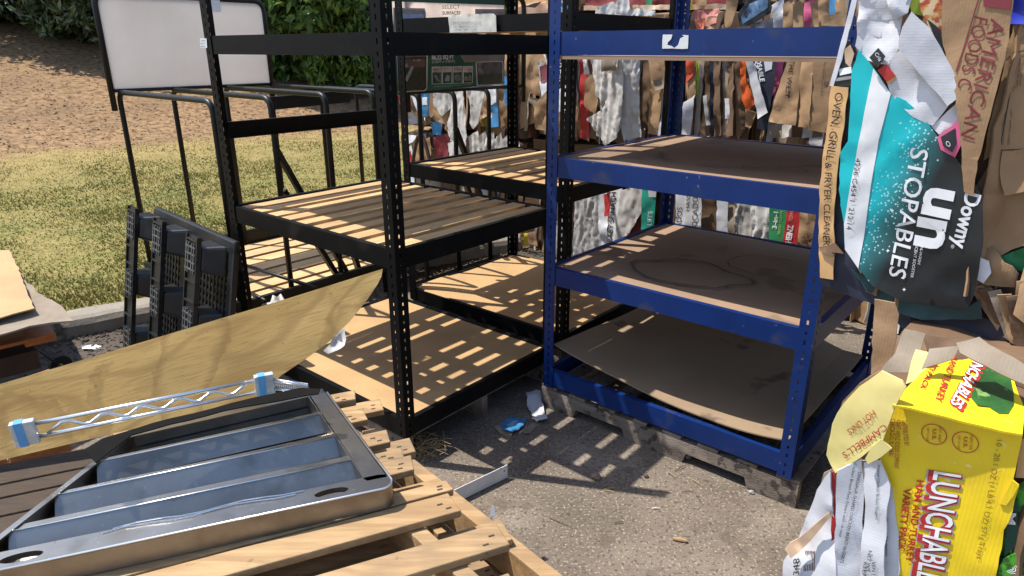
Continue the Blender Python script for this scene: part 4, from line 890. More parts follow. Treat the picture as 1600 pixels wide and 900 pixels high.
# --- upper middle
wall(bD, [(806, 70), (838, 70), (836, 190), (806, 205)], KRAFT, .05, label='broad plain tan board'); wall(bD, [(838, 70), (852, 95), (845, 150), (817, 144), (824, 108)], KRAFT, .15); wall(bD, [(826, 152), (846, 156), (840, 170), (824, 160)], KRAFG, .12)
q = wall(bD, [(840, 98), (860, 92), (858, 152), (846, 160)], WHITEB, .17); q.sheet('print', [(843, 104), (857, 100), (855, 125), (845, 130)], flat('patterned_print', (.30, .08, .10)), q.obj, th=.001, h=.003, step=.05)
wall(bD, [(834, 166), (862, 132), (878, 190), (862, 206), (836, 202)], KRAFT, .2); wall(bD, [(858, 80), (872, 86), (878, 180), (864, 170)], KRAFD, .14)
q = wall(bD, [(868, 82), (890, 84), (884, 140), (866, 142)], NAVY, .18, amp=.004); q.text('FRESH', (872, 90), (868, 134), 7, WINK, q.obj)
wall(bD, [(870, 142), (886, 128), (884, 172), (872, 176)], WINK, .2); wall(bD, [(872, 170), (882, 170), (880, 212), (874, 212)], WHITEB, .16)
wall(bD, [(905, 78), (914, 78), (920, 215), (906, 216)], RED, .08); wall(bD, [(914, 78), (926, 78), (936, 214), (920, 216)], KRAFD, .06); wall(bD, [(914, 124), (924, 116), (936, 150), (928, 178), (912, 166)], KRAFT, .16); wall(bD, [(910, 78), (917, 78), (917, 116), (912, 116)], WINK, .13)
wall(bD, [(922, 70), (950, 70), (946, 120), (944, 160), (930, 150), (924, 120)], FILM, .18, amp=.03, name='plastic_film', ang=-.3, freq=9)
wall(bD, [(940, 96), (972, 92), (970, 160), (962, 215), (944, 228), (934, 214), (916, 186), (938, 172)], FILM, .22, amp=.035, name='plastic_film', ang=-.2, freq=9, label='wide crinkled translucent film hanging over the bale'); wall(bD, [(968, 74), (1000, 74), (998, 150), (1002, 214), (975, 220), (962, 180)], FILM, .2, amp=.035, name='plastic_film', ang=.25, freq=9)
wall(bD, [(938, 72), (966, 76), (960, 110), (941, 112)], KRAFG, .27)
wall(bE, [(1004, 80), (1020, 80), (1030, 150), (1018, 205), (1004, 200)], KRAFD, .1); wall(bE, [(1012, 78), (1040, 78), (1036, 130), (1018, 140)], KRAFT, .17); wall(bE, [(1014, 140), (1038, 128), (1028, 212), (1012, 208)], KRAFT, .14); wall(bE, [(1020, 126), (1040, 120), (1036, 138), (1022, 142)], KRAFG, .22)
wall(bE, [(1036, 140), (1046, 120), (1040, 212), (1028, 212)], WHITEB, .14)
wall(bE, [(1070, 84), (1086, 84), (1080, 118), (1070, 130)], mat('red_orange_print', (.60, .075, .02), (.5, .06, .02)), .17); wall(bE, [(1070, 130), (1086, 92), (1086, 150), (1074, 160)], KRAFT, .15); wall(bE, [(1086, 84), (1092, 84), (1090, 152), (1084, 154)], LIME, .13); wall(bE, [(1092, 84), (1100, 84), (1098, 120), (1093, 122)], CREAM, .14)
wall(bE, [(1068, 160), (1086, 148), (1076, 212), (1064, 210)], WHITEB, .16)
for i, (x, m_) in enumerate(((1100, KRAFD), (1108, NAVY), (1114, KRAFD), (1122, KRAFD), (1128, KRAFG), (1134, KRAFD), (1141, KRAFD), (1148, KRAFT))): wall(bE, [(x, 82), (x+10, 82), (x+9+i % 3, 212), (x+1+i % 2, 214)], m_, .07+.02*(i % 3), ang=random.uniform(-.7, .7))
wall(bE, [(1098, 150), (1104, 148), (1110, 195), (1104, 196)], GREYI, .15)
q = wall(bE, [(1132, 154), (1139, 154), (1140, 184), (1133, 186)], WINK, .19, amp=.004)
wall(bE, [(1155, 90), (1166, 86), (1165, 128), (1180, 160), (1166, 176), (1158, 152)], ORANGE, .2, amp=.03, name='plastic_film'); wall(bE, [(1146, 90), (1158, 90), (1164, 200), (1156, 212)], KRAFD, .12); wall(bE, [(1165, 170), (1182, 176), (1172, 200), (1163, 198)], KRAFT, .18)
wall(bE, [(1164, 92), (1174, 90), (1199, 176), (1184, 186)], WINK, .24, amp=.006, label='long white edge board leaning to the right')
q = wall(bE, [(1174, 84), (1212, 84), (1210, 130), (1196, 205), (1182, 200), (1190, 150)], NAVY, .2, amp=.004, label='dark carton with white capitals'); q.text('POSABLE', (1180, 88), (1188, 128), 7.5, WINK, q.obj, bold=.03); q.text('LOS', (1172.5, 88), (1178, 108), 6, WINK, q.obj, bold=.02)
q.sheet('panel_print', [(1192, 84), (1208, 84), (1206, 108), (1196, 112)], WHITEB, q.obj, th=.001, h=.003, step=.05)
wall(bE, [(1210, 84), (1226, 86), (1218, 130), (1206, 150)], PINK, .12); q = wall(bE, [(1200, 190), (1220, 120), (1236, 84), (1252, 84), (1243, 196), (1224, 194)], KRAFT, .24, label='tan carton printed with large dark capitals'); q.text('THE WEST', (1234, 92), (1226, 152), 7, INK, q.obj)
wall(bE, [(1252, 84), (1272, 84), (1263, 202), (1246, 198)], KRAFT, .26, ang=-.5)
q = wall(bE, [(1272, 84), (1316, 84), (1294, 208), (1262, 204)], KRAFT, .28, amp=.005, label='plain tan flattened carton with fine print'); q.text('KEEP DRY HANDLE WITH CARE THIS SIDE UP', (1288, 92), (1282, 150), 2.2, INK, q.obj)
q.sheet('dent', [(1287, 128), (1294, 127), (1293, 134), (1288, 134)], KRAFD, q.obj, th=.001, h=.002, step=.05)
for i in range(5): wall(bE, [(1205+i*16, 196), (1222+i*16, 190), (1220+i*16, 214), (1204+i*16, 216)], [KRAFG, FILMG, KRAFD, WHITEB, KRAFG][i], .16+.02*i, amp=.02)
# --- top row
wall(bT, [(800, -30), (880, -30), (884, 16), (806, 18)], OVENC, .02); wall(bT, [(800, 10), (850, 2), (858, 22), (806, 22)], CREAM, .06, amp=.02); wall(bT, [(818, 10), (845, 2), (835, 12)], INK, .10, amp=.004)
wall(bT, [(868, 0), (884, 2), (880, 22), (866, 20)], WINK, .12, amp=.02); wall(bT, [(872, 6), (886, 4), (884, 18)], BLUP, .14)
wall(bT, [(912, -40), (1150, -40), (1150, 12), (912, 12)], flat('red_board', (.26, .035, .03)), -.05, label='dull red board across the back'); wall(bT, [(912, 9), (1145, 6), (1145, 14), (912, 16)], PEACH, .05)
wall(bT, [(930, 14), (950, 4), (982, -4), (984, 16), (1000, 12), (1022, 16), (1022, 24), (930, 24)], FILM, .16, amp=.04, name='plastic_film', label='bunched white bags on top of the bale')
wall(bT, [(1008, -20), (1020, -20), (1018, 8), (1008, 8)], GRNP, .04); wall(bT, [(1075, -20), (1081, -20), (1081, 14), (1076, 14)], mat('yellow_strip', (.75, .6, .02)), .12); wall(bT, [(1085, -20), (1104, -20), (1104, 9), (1086, 9)], KRAFT, .06)
wall(bT, [(1080, 16), (1122, 12), (1126, 36), (1084, 44)], flat('crumpled_print', (.40, .13, .11)), .12, amp=.03); wall(bT, [(1084, 34), (1100, 28), (1098, 46), (1086, 46)], mat('salmon', (.62, .16, .10)), .16, amp=.02); wall(bT, [(1104, 26), (1124, 24), (1122, 46), (1102, 46)], KRAFT, .14); wall(bT, [(1122, 20), (1134, 16), (1122, 46), (1116, 46)], KRAFD, .18)
wall(bT, [(1134, 0), (1154, 0), (1142, 42), (1130, 44)], KRAFT, .10)
q = wall(bT, [(1152, 22), (1166, 0), (1204, -14), (1204, 20), (1172, 40), (1156, 42)], BLKP, .2, amp=.01); q.sheet('picture', [(1158, 26), (1170, 6), (1200, -6), (1200, 12), (1176, 28), (1160, 38)], mat('night_picture', (.10, .19, .32), (.03, .05, .09), 20, .35), q.obj, th=.001, h=.003, step=.05)
wall(bT, [(1172, 38), (1206, 28), (1208, 46), (1172, 46)], NAVY, .22)
for i, (x, m_) in enumerate(((1206, WHITEB), (1222, KRAFT), (1238, KRAFT), (1256, PINK), (1266, KRAFT), (1278, KRAFT), (1290, BLUP), (1304, KRAFT), (1320, KRAFG))): wall(bT, [(x, 8-i), (x+18, -4), (x+16, 46), (x+1, 46)], m_, .1+.03*(i % 3), amp=.016, ang=random.uniform(-.5, .5))
wall(bT, [(1284, 24), (1325, 22), (1324, 42), (1282, 40)], KRAFT, .26, amp=.014)
# --- lower middle
wall(bC, [(862, 352), (880, 338), (880, 400), (864, 412)], FILM, .12, amp=.02, name='plastic_film'); wall(bC, [(897, 312), (945, 296), (946, 385), (894, 405)], FILM, .1, amp=.03, name='plastic_film', label='pale crinkled film wrapped over boards'); wall(bC, [(930, 300), (948, 296), (950, 380), (938, 390)], WHITEB, .14)
wall(bC, [(943, 304), (954, 300), (952, 338), (944, 338)], RED, .17); q = wall(bC, [(953, 298), (972, 294), (962, 388), (950, 392)], WINK, .18, amp=.004, label='white carton end printed with black capitals'); q.text('BABY SPINACH', (956, 378), (963, 300), 7, INK, q.obj, bold=.02)
wall(bC, [(968, 298), (1004, 288), (1002, 330), (982, 366), (960, 380)], FILMG, .2, amp=.02, name='plastic_film'); wall(bC, [(984, 328), (1003, 312), (1000, 362), (980, 374)], MAROON, .17)
q = wall(bC, [(1003, 290), (1031, 290), (1028, 356), (1002, 362)], TEALG, .22, amp=.005, label='sea green printed carton'); q.sheet('print', [(1012, 290), (1028, 288), (1027, 308), (1014, 308)], WHITEB, q.obj, th=.001, h=.003, step=.05); q.text('LIFES', (1018, 352), (1020, 330), 7, WINK, q.obj)
wall(bC, [(1030, 290), (1058, 290), (1056, 358), (1030, 356)], KRAFD, .1); q = wall(bC, [(1056, 294), (1072, 296), (1070, 358), (1055, 358)], WHITEB, .16, amp=.004); q.text('ADOS', (1064, 356), (1066, 324), 8, INK, q.obj)
q = wall(bC, [(1070, 296), (1096, 296), (1095, 364), (1069, 360)], WINK, .19, amp=.004, label='white carton end printed with tall serif-like letters'); q.text('AVOCADOS', (1089, 372), (1091, 300), 8, INK, q.obj); q.text('HASS', (1077, 330), (1078, 304), 5, INK, q.obj)
wall(bC, [(1095, 300), (1120, 302), (1119, 370), (1095, 364)], KRAFD, .15); wall(bC, [(1120, 304), (1137, 306), (1137, 374), (1119, 370)], WHITEB, .18, amp=.005); wall(bC, [(1137, 306), (1148, 308), (1148, 376), (1137, 374)], KRAFG, .17)
wall(bC, [(1147, 310), (1175, 315), (1178, 380), (1148, 376)], FILMG, .2, amp=.03, name='plastic_film'); wall(bC, [(1172, 314), (1204, 320), (1202, 382), (1176, 382)], FILM, .22, amp=.03, name='plastic_film')
q = wall(bC, [(1203, 316), (1231, 320), (1224, 388), (1200, 382)], GRNP, .25, amp=.004, label='green printed carton'); q.text('3-in-1', (1213, 358), (1216, 331), 7, WINK, q.obj, bold=.03); q.text('FRESH CLEAN', (1219, 366), (1223, 330), 3.5, LIME, q.obj)
q = wall(bF, [(1231, 320), (1252, 322), (1246, 388), (1222, 384)], RED, .28, amp=.004, label='red printed carton'); q.text('HEINZ', (1236, 380), (1240, 352), 9, WINK, q.obj, bold=.03); q.text('TOMATO', (1238, 346), (1242, 322), 6, flat('pale_red', (.6, .25, .2)), q.obj)
wall(bF, [(1250, 322), (1280, 330), (1272, 400), (1245, 392)], KRAFT, .3, amp=.02); wall(bF, [(1262, 330), (1284, 330), (1282, 402), (1262, 398)], KRAFD, .33, amp=.02)

# ------------------------------------------------------------------ the two bales at the right
RL = bale('lower bale at the right edge, yellow lunch-tray carton on its face', -.30, 1.05, 1.60, 2.75, .0, .93, seed=11, nfill=10, m=KRAFD, amp=.02, mats=[KRAFD, KRAFG])
RU = bale('upper bale at the right edge, turquoise and black carton on its face', -.50, 1.05, 2.27, 3.35, .98, 2.25, seed=12, nfill=12, m=KRAFD, amp=.03, mats=[KRAFD, KRAFT])
RK = [0]
def face(par, y, px, m, amp=.006, rag=.0012, name='carton', label=None, ang=0., tilt=0., freq=6., step=.022, th=.005):
    RK[0] += 1; cx = sum(p[0] for p in px)/len(px); cy = sum(p[1] for p in px)/len(px)
    o = aty(cx, cy, y); pn = Panel(o, W((math.sin(ang), -math.cos(ang), tilt)), W((math.cos(ang), math.sin(ang), 0)), amp=amp, freq=freq, seed=50+RK[0]*1.7)
    pn.obj = pn.sheet(name, px, m, par, th=th, step=step, rag=rag, label=label); return pn
def gradient_print():
    """turquoise to charcoal print with a spray of pale dots, laid out on the carton's own sheet coordinates"""
    m = bpy.data.materials.new('turquoise_print'); m.use_nodes = True; n = m.node_tree; lk = n.links.new; b = n.nodes['Principled BSDF']; b.inputs['Roughness'].default_value = .38
    uv = n.nodes.new('ShaderNodeUVMap'); uv.uv_map = 'UVMap'; mp = n.nodes.new('ShaderNodeMapping'); lk(uv.outputs[0], mp.inputs[0])
    sx = n.nodes.new('ShaderNodeSeparateXYZ'); lk(mp.outputs[0], sx.inputs[0])
    dm = n.nodes.new('ShaderNodeMath'); dm.operation = 'MULTIPLY_ADD'; dm.inputs[1].default_value = -.28; lk(sx.outputs[1], dm.inputs[0]); lk(sx.outputs[0], dm.inputs[2])
    r = n.nodes.new('ShaderNodeValToRGB'); e = r.color_ramp.elements; e[0].color = (.0, .40, .44, 1); e[1].color = (.012, .014, .016, 1)
    mr = n.nodes.new('ShaderNodeMapRange'); mr.inputs[1].default_value = -.16; mr.inputs[2].default_value = .16; lk(dm.outputs[0], mr.inputs[0]); lk(mr.outputs[0], r.inputs[0])
    e[0].position = .40; e[1].position = .78; k = e.new(.58); k.color = (.02, .12, .13, 1)
    vo = n.nodes.new('ShaderNodeTexVoronoi'); vo.inputs['Scale'].default_value = 130; lk(uv.outputs[0], vo.inputs['Vector'])
    no = n.nodes.new('ShaderNodeTexNoise'); no.inputs['Scale'].default_value = 9; lk(uv.outputs[0], no.inputs['Vector'])
    lt = n.nodes.new('ShaderNodeMath'); lt.operation = 'LESS_THAN'; lt.inputs[1].default_value = .34; lk(vo.outputs['Distance'], lt.inputs[0])
    bnd = n.nodes.new('ShaderNodeMapRange'); bnd.inputs[1].default_value = .26; bnd.inputs[2].default_value = .44; lk(mr.outputs[0], bnd.inputs[0])
    b2 = n.nodes.new('ShaderNodeMapRange'); b2.inputs[1].default_value = .74; b2.inputs[2].default_value = .52; lk(mr.outputs[0], b2.inputs[0])
    a1 = n.nodes.new('ShaderNodeMath'); a1.operation = 'MULTIPLY'; lk(bnd.outputs[0], a1.inputs[0]); lk(b2.outputs[0], a1.inputs[1])
    th = n.nodes.new('ShaderNodeMath'); th.operation = 'MULTIPLY'; lk(a1.outputs[0], th.inputs[0]); lk(no.outputs[0], th.inputs[1])
    sep = n.nodes.new('ShaderNodeSeparateXYZ'); lk(vo.outputs['Color'], sep.inputs[0])
    pick = n.nodes.new('ShaderNodeMath'); pick.operation = 'LESS_THAN'; lk(sep.outputs[0], pick.inputs[0]); 
    sc = n.nodes.new('ShaderNodeMath'); sc.operation = 'MULTIPLY'; sc.inputs[1].default_value = 1.25; lk(th.outputs[0], sc.inputs[0]); lk(sc.outputs[0], pick.inputs[1])
    f = n.nodes.new('ShaderNodeMath'); f.operation = 'MULTIPLY'; lk(lt.outputs[0], f.inputs[0]); lk(pick.outputs[0], f.inputs[1])
    f2 = n.nodes.new('ShaderNodeMath'); f2.operation = 'MULTIPLY'; f2.inputs[1].default_value = .8; lk(f.outputs[0], f2.inputs[0])
    mx = n.nodes.new('ShaderNodeMix'); mx.data_type = 'RGBA'; lk(f2.outputs[0], mx.inputs[0]); lk(r.outputs[0], mx.inputs[6]); mx.inputs[7].default_value = (.35, .68, .68, 1)
    lk(mx.outputs[2], b.inputs['Base Color']); return m
TURQ = gradient_print()
UY = 2.22
# upper bale, from the back forward
face(RU, UY+.05, [(1335, -40), (1640, -40), (1640, 560), (1420, 540), (1400, 440), (1345, 200)], KRAFD, amp=.02)
face(RU, UY-.0, [(1584, 34), (1640, 10), (1640, 250), (1556, 238), (1536, 252), (1552, 170)], KRAFT, amp=.01, label='tan carton with a box of fine print')
q = face(RU, UY-.005, [(1594, 62), (1640, 40), (1640, 236), (1562, 236), (1572, 150)], KRAFT, amp=.004); 
for (a, b) in (((1590, 80), (1562, 234)), ((1562, 235), (1600, 233)), ((1588, 82), (1600, 79))):
    pa, pb = q.ab(*a), q.ab(*b); d_ = (pb-pa).normalized()*.0012; nn_ = Vector((-d_.y, d_.x)); q.sheet('ruled_line', [pa-nn_, pb-nn_, pb+nn_, pa+nn_], INK, q.obj, th=.0006, h=.002, step=.05, raw=True)
for i, ln in enumerate(('KEEP FROZEN BELOW 0F', 'HANDLE WITH CARE', 'DO NOT STACK OVER 5', 'PACKED FOR FOOD SERVICE', 'STORE IN A COOL PLACE')): q.text(ln, (1577+i*5.2, 88+i), (1571+i*5.2, 150-4*i), 3.0, INK, q.obj, h=.002)
for i, ln in enumerate(('USE BOX CUTTER', 'LIFT WITH CARE')): q.text(ln, (1570+i*9, 172), (1565+i*9, 226), 3.0, INK, q.obj, h=.002)
face(RU, UY-.02, [(1580, -20), (1640, -20), (1640, 36), (1602, 38), (1578, 37)], ROYAL, amp=.015, name='plastic_film')
face(RU, UY-.0, [(1520, 300), (1556, 236), (1600, 228), (1640, 226), (1640, 372), (1600, 385), (1562, 402), (1540, 386), (1532, 318)], KRAFT, amp=.014, label='crumpled tan carton right of the turquoise one')
face(RU, UY-.015, [(1566, 236), (1600, 233), (1600, 300), (1570, 306), (1562, 270)], KRAFT, amp=.008)
face(RU, UY+.02, [(1562, 402), (1602, 386), (1640, 380), (1640, 425), (1584, 424)], GRNP, amp=.01)
face(RU, UY-.02, [(1534, 385), (1560, 398), (1590, 432), (1584, 452), (1562, 452), (1524, 444), (1520, 420)], KRAFT, amp=.03, rag=.004, label='torn and creased tan corner'); face(RU, UY-.035, [(1528, 402), (1544, 410), (1548, 428), (1536, 444), (1522, 436)], WINK, amp=.02)
for i in range(5): face(RU, UY-.01-.008*i, [(1516+i*14, 452+i*3), (1536+i*15, 448+i*4), (1600+i*4, 520+i*8), (1596, 545), (1560+i*6, 520+i*5)], [KRAFT, KRAFD, KRAFG, KRAFT, KRAFD][i], amp=.016, ang=.25)
face(RU, UY-.03, [(1588, 440), (1640, 430), (1640, 500), (1586, 470)], KRAFT, amp=.012)
q = face(RU, UY-.06, [(1472, -30), (1586, -30), (1582, 14), (1570, 92), (1547, 182), (1527, 252), (1521, 306), (1506, 300), (1500, 220), (1494, 150), (1478, 96), (1471, 56)], KRAFT, amp=.0035, label='tan food carton with maroon capitals')
q.sheet('maroon_block', [(1536, -20), (1583, -20), (1579, 15), (1537, 10)], MAROON, q.obj, th=.0006, h=.002, step=.03)
def along(q, body, pts, hpx, m, bold=0.): q.text(body, pts[0], pts[1], hpx, m, q.obj, h=.0025, bold=bold)
along(q, 'AMERICAN', [(1549, 28), (1501, 212)], 24, MAROON); along(q, 'FOODS C', [(1523, 25), (1496, 136)], 22, MAROON)
pa, pb = q.ab(1532, -10), q.ab(1494, 112); d_ = (pb-pa).normalized()*.0014; nn_ = Vector((-d_.y, d_.x)); q.sheet('ruled_line', [pa-nn_, pb-nn_, pb+nn_, pa+nn_], MAROON, q.obj, th=.0006, h=.002, step=.03, raw=True)
face(RU, UY-.025, [(1416, -30), (1440, -30), (1452, 30), (1438, 24), (1424, 20)], LIME, amp=.006)
face(RU, UY-.035, [(1434, -30), (1476, -30), (1473, 52), (1462, 56), (1450, 42), (1438, 18)], FOOD, amp=.005, label='carton corner with a picture of orange food')
face(RU, UY-.04, [(1448, 30), (1472, 50), (1476, 100), (1466, 74)], BLKP, amp=.006)
# carton edge with the oven cleaner strip
face(RU, UY-.02, [(1318, 58), (1346, 88), (1334, 150), (1316, 240), (1324, 390), (1352, 445), (1412, 470), (1424, 502), (1382, 482), (1283, 446), (1280, 434), (1296, 330), (1304, 236), (1318, 130)], NAVY, amp=.008, label='dark navy carton edge')
face(RU, UY-.03, [(1336, -20), (1344, -20), (1316, 92), (1302, 134), (1296, 134), (1308, 90)], WHITEB, amp=.004)
q = face(RU, UY-.03, [(1306, 98), (1336, 96), (1334, 134), (1300, 136)], BLKP, amp=.004); q.sheet('print', [(1310, 108), (1330, 104), (1331, 114), (1312, 118)], WINK, q.obj, th=.0006, h=.002, step=.03); q.sheet('print', [(1306, 122), (1332, 118), (1332, 123), (1306, 127)], GREYI, q.obj, th=.0006, h=.002, step=.03)
face(RU, UY-.032, [(1318, 78), (1328, 70), (1334, 84), (1328, 106), (1320, 98)], PEACH, amp=.004)
q = face(RU, UY-.04, [(1298, 134), (1325, 137), (1318, 200), (1309, 262), (1303, 330), (1303, 388), (1302, 437), (1281, 434), (1279, 385), (1280, 300), (1284, 262), (1291, 205)], OVENC, amp=.004, label='tan oven cleaner strip reading downward')
along(q, 'OVEN, GRILL', [(1305, 144), (1291, 250)], 12, INK); along(q, '& FRYER CLEANER', [(1289.5, 254), (1286, 384)], 10.5, INK)
face(RU, UY-.045, [(1280, 386), (1303, 380), (1318, 396), (1300, 394), (1304, 402), (1282, 392)], KRAFD, amp=.008, rag=.002)
# white torn flaps
face(RU, UY-.05, [(1340, -20), (1424, -20), (1408, 30), (1404, 76), (1388, 102), (1352, 94), (1335, 72), (1338, 36)], WHITEB, amp=.014, freq=9, label='creased white flap, upper left'); face(RU, UY-.06, [(1376, -20), (1424, -20), (1418, 20), (1396, 32)], WHITEB, amp=.014, freq=12)
face(RU, UY-.055, [(1403, 80), (1412, 76), (1482, 164), (1456, 197), (1424, 182), (1390, 145), (1378, 112)], WHITEB, amp=.006, label='plain white flap under the large one'); face(RU, UY-.075, [(1410, 42), (1424, 18), (1453, 44), (1476, 86), (1506, 146), (1480, 166), (1444, 124), (1404, 78)], WHITEB, amp=.005, ang=.12, label='large white flap at the top right')
face(RU, UY-.05, [(1454, 198), (1496, 160), (1501, 192), (1496, 218), (1466, 210)], WHITEB, amp=.01)
q = face(RU, UY-.055, [(1464, 214), (1498, 188), (1502, 226), (1492, 246), (1470, 234)], PINK, amp=.004); q.sheet('print', [(1470, 214), (1493, 200), (1495, 224), (1488, 238), (1474, 228)], BLKP, q.obj, th=.0006, h=.002, step=.03); q.text('O', (1477, 222), (1482, 230), 6, WINK, q.obj, h=.004)
q = face(RU, UY-.065, [(1358, 90), (1372, 75), (1383, 88), (1372, 106)], BLKP, amp=.003); q.text('Crls', (1367, 84), (1374, 96), 6, WINK, q.obj)
face(RU, UY-.063, [(1370, 110), (1384, 100), (1398, 118), (1385, 128)], RED, amp=.004); face(RU, UY-.061, [(1384, 128), (1398, 116), (1400, 122), (1388, 132)], OVENC, amp=.003)
# the turquoise carton
TP = [(1340, 78), (1364, 107), (1393, 147), (1415, 157), (1441, 181), (1457, 203), (1470, 220), (1495, 249), (1513, 276), (1535, 308), (1536, 385), (1530, 420), (1522, 460), (1512, 482), (1410, 470), (1364, 448), (1340, 420), (1320, 390), (1318, 348), (1313, 321), (1311, 273), (1312, 239), (1325, 220), (1326, 190), (1328, 150), (1330, 110)]
q = face(RU, UY-.05, TP, TURQ, amp=.0055, freq=4.5, label='turquoise to charcoal carton with white lettering')
q.sheet('white_stripe', [(1364, 107), (1392, 147), (1381, 190), (1373, 220), (1361, 290), (1351, 360), (1341, 420), (1320, 390), (1319, 350), (1327, 300), (1340, 230), (1352, 170)], WINK, q.obj, th=.0006, h=.0022, step=.022)
TQ = WINK
q.text('4226 C454 1  212:14', (1337, 247), (1323, 358), 8.2, INK, q.obj, h=.005)
q.text('u', (1450, 291), (1442, 334), 64, TQ, q.obj, h=.0035, bold=.035); q.text('n', (1438, 338), (1430, 383), 64, TQ, q.obj, h=.0035, bold=.035)
q.text('STOPABLES', (1424, 230), (1389, 430), 28, TQ, q.obj, h=.0035, bold=.008)
q.text('Downy', (1510, 299), (1489, 384), 24, TQ, q.obj, h=.0035, bold=.03); q.text('®', (1487, 381), (1486, 387), 5, TQ, q.obj, h=.0035)
q.text('IN-WASH', (1439, 383), (1434, 412), 4.6, TQ, q.obj, h=.0035); q.text('SCENT BOOSTER', (1431, 382), (1423, 433), 4.6, TQ, q.obj, h=.0035); q.text('TM', (1413.5, 427), (1413, 433), 3, TQ, q.obj, h=.0035)
for (x, y) in ((1394, 329), (1387, 392), (1413, 452), (1430, 246)): q.sheet('sparkle', [(x, y-3), (x+1, y-1), (x+3, y), (x+1, y+1), (x, y+3), (x-1, y+1), (x-3, y), (x-1, y-1)], WINK, q.obj, th=.0005, h=.002, step=.1)
face(RU, UY-.03, [(1330, 420), (1412, 468), (1512, 480), (1530, 470), (1534, 500), (1440, 500), (1400, 488), (1352, 452)], mat('teal_edge', (.012, .06, .065), (.01, .03, .03), 6, .5), amp=.01)
face(RU, UY+.0, [(1398, 478), (1520, 488), (1600, 522), (1640, 540), (1640, 590), (1560, 572), (1480, 548), (1420, 524), (1402, 506)], NAVY, amp=.012, label='dark navy carton under the turquoise one')
# lower bale
LY = 1.53
face(RL, LY+.28, [(1366, 468), (1398, 474), (1404, 492), (1398, 542), (1386, 578), (1361, 584)], KRAFT, amp=.005, label='upright tan board between the two bales')
face(RL, LY+.2, [(1412, 512), (1446, 520), (1424, 582), (1372, 582), (1398, 552)], KRAFG, amp=.012, tilt=.5); face(RL, LY+.15, [(1430, 545), (1460, 552), (1440, 590), (1415, 600)], PALEY, amp=.012, tilt=.5); face(RL, LY+.12, [(1452, 545), (1500, 540), (1490, 560), (1440, 575)], KRAFG, amp=.014, tilt=.8)
face(RL, LY+.25, [(1440, 520), (1520, 524), (1600, 560), (1640, 580), (1640, 620), (1560, 590), (1460, 580)], KRAFD, amp=.02, tilt=.8); face(RL, LY+.10, [(1494, 536), (1530, 526), (1602, 572), (1640, 592), (1640, 612), (1580, 592), (1500, 552)], KRAFG, amp=.008, tilt=1.0, label='grey-brown sheet lying over the yellow carton')
top = Panel(aty(1495, 640, LY+.005), W((.0, -.10, 1)), W((1, 0, 0)), amp=.004, freq=7, seed=77)
tb = top.sheet('carton_top', [(1395, 630), (1420, 600), (1450, 572), (1480, 561), (1530, 556), (1580, 580), (1602, 640), (1598, 677)], YEL, RL, th=.005, step=.03, label='yellow carton top with dark red capitals')
top.sheet('green_picture', [(1536, 562), (1552, 560), (1566, 570), (1578, 590), (1584, 612), (1584, 632), (1576, 645), (1562, 644), (1546, 634), (1528, 632), (1518, 620), (1517, 606), (1524, 588)], mat('pickle_picture', (.03, .13, .025), (.012, .05, .015), 9, .4, spots=(30, (.22, .34, .10), .60, .05, .8)), tb, th=.0006, h=.0025, step=.03)
top.text('HAM AND TURKEY', (1493, 540), (1461, 624), 10, REDINK, tb, h=.003, bold=.02); top.text('VARIETY PACK', (1466, 548), (1438, 603), 8, REDINK, tb, h=.003, bold=.02)
top.text('LUNCHABLES', (1528, 552), (1484, 630), 20, REDINK, tb, h=.003, bold=.07); top.text('LUNCHABLES', (1528, 552), (1485, 629), 17, WINK, tb, h=.0045, bold=.02)
q = face(RL, LY, [(1395, 631), (1598, 680), (1590, 716), (1583, 750), (1592, 762), (1582, 800), (1568, 830), (1556, 900), (1546, 960), (1408, 960), (1404, 880), (1396, 820), (1382, 760), (1374, 716)], YEL, amp=.0035, freq=5, label='yellow lunch-tray carton with dark red lettering')
q.text('LUNCHABLES', (1454, 735), (1424, 918), 48, mat('logo_grey', (.35, .34, .34)), q.obj, h=.0022, bold=.085); q.text('LUNCHABLES', (1455, 735), (1425, 917), 47, RED, q.obj, h=.0032, bold=.06); q.text('LUNCHABLES', (1460, 736), (1431, 914), 43, WINK, q.obj, h=.0042, bold=.012)
q.text('HAM AND TURKEY', (1433, 750), (1416, 876), 11.5, REDINK, q.obj, h=.003, bold=.025); q.text('VARIETY PACK', (1413, 761), (1404, 858), 11.5, REDINK, q.obj, h=.003, bold=.025)
q.text('10 - 20.1 OZ (1 LB 4.1 OZ) 571g Trays', (1558, 686), (1526, 872), 9, mat('olive_ink', (.22, .13, .012)), q.obj, h=.003)
for i, ln in enumerate(('CHICAGO, IL 60601', 'KRAFT HEINZ FOODS COMPANY', 'DISTRIBUTED BY')): q.text(ln, (1391.5+i*8.6, 655+2*i), ((1389, 1397, 1413.5)[i], (712, 732, 697)[i]), 7.5, REDINK, q.obj, h=.003)
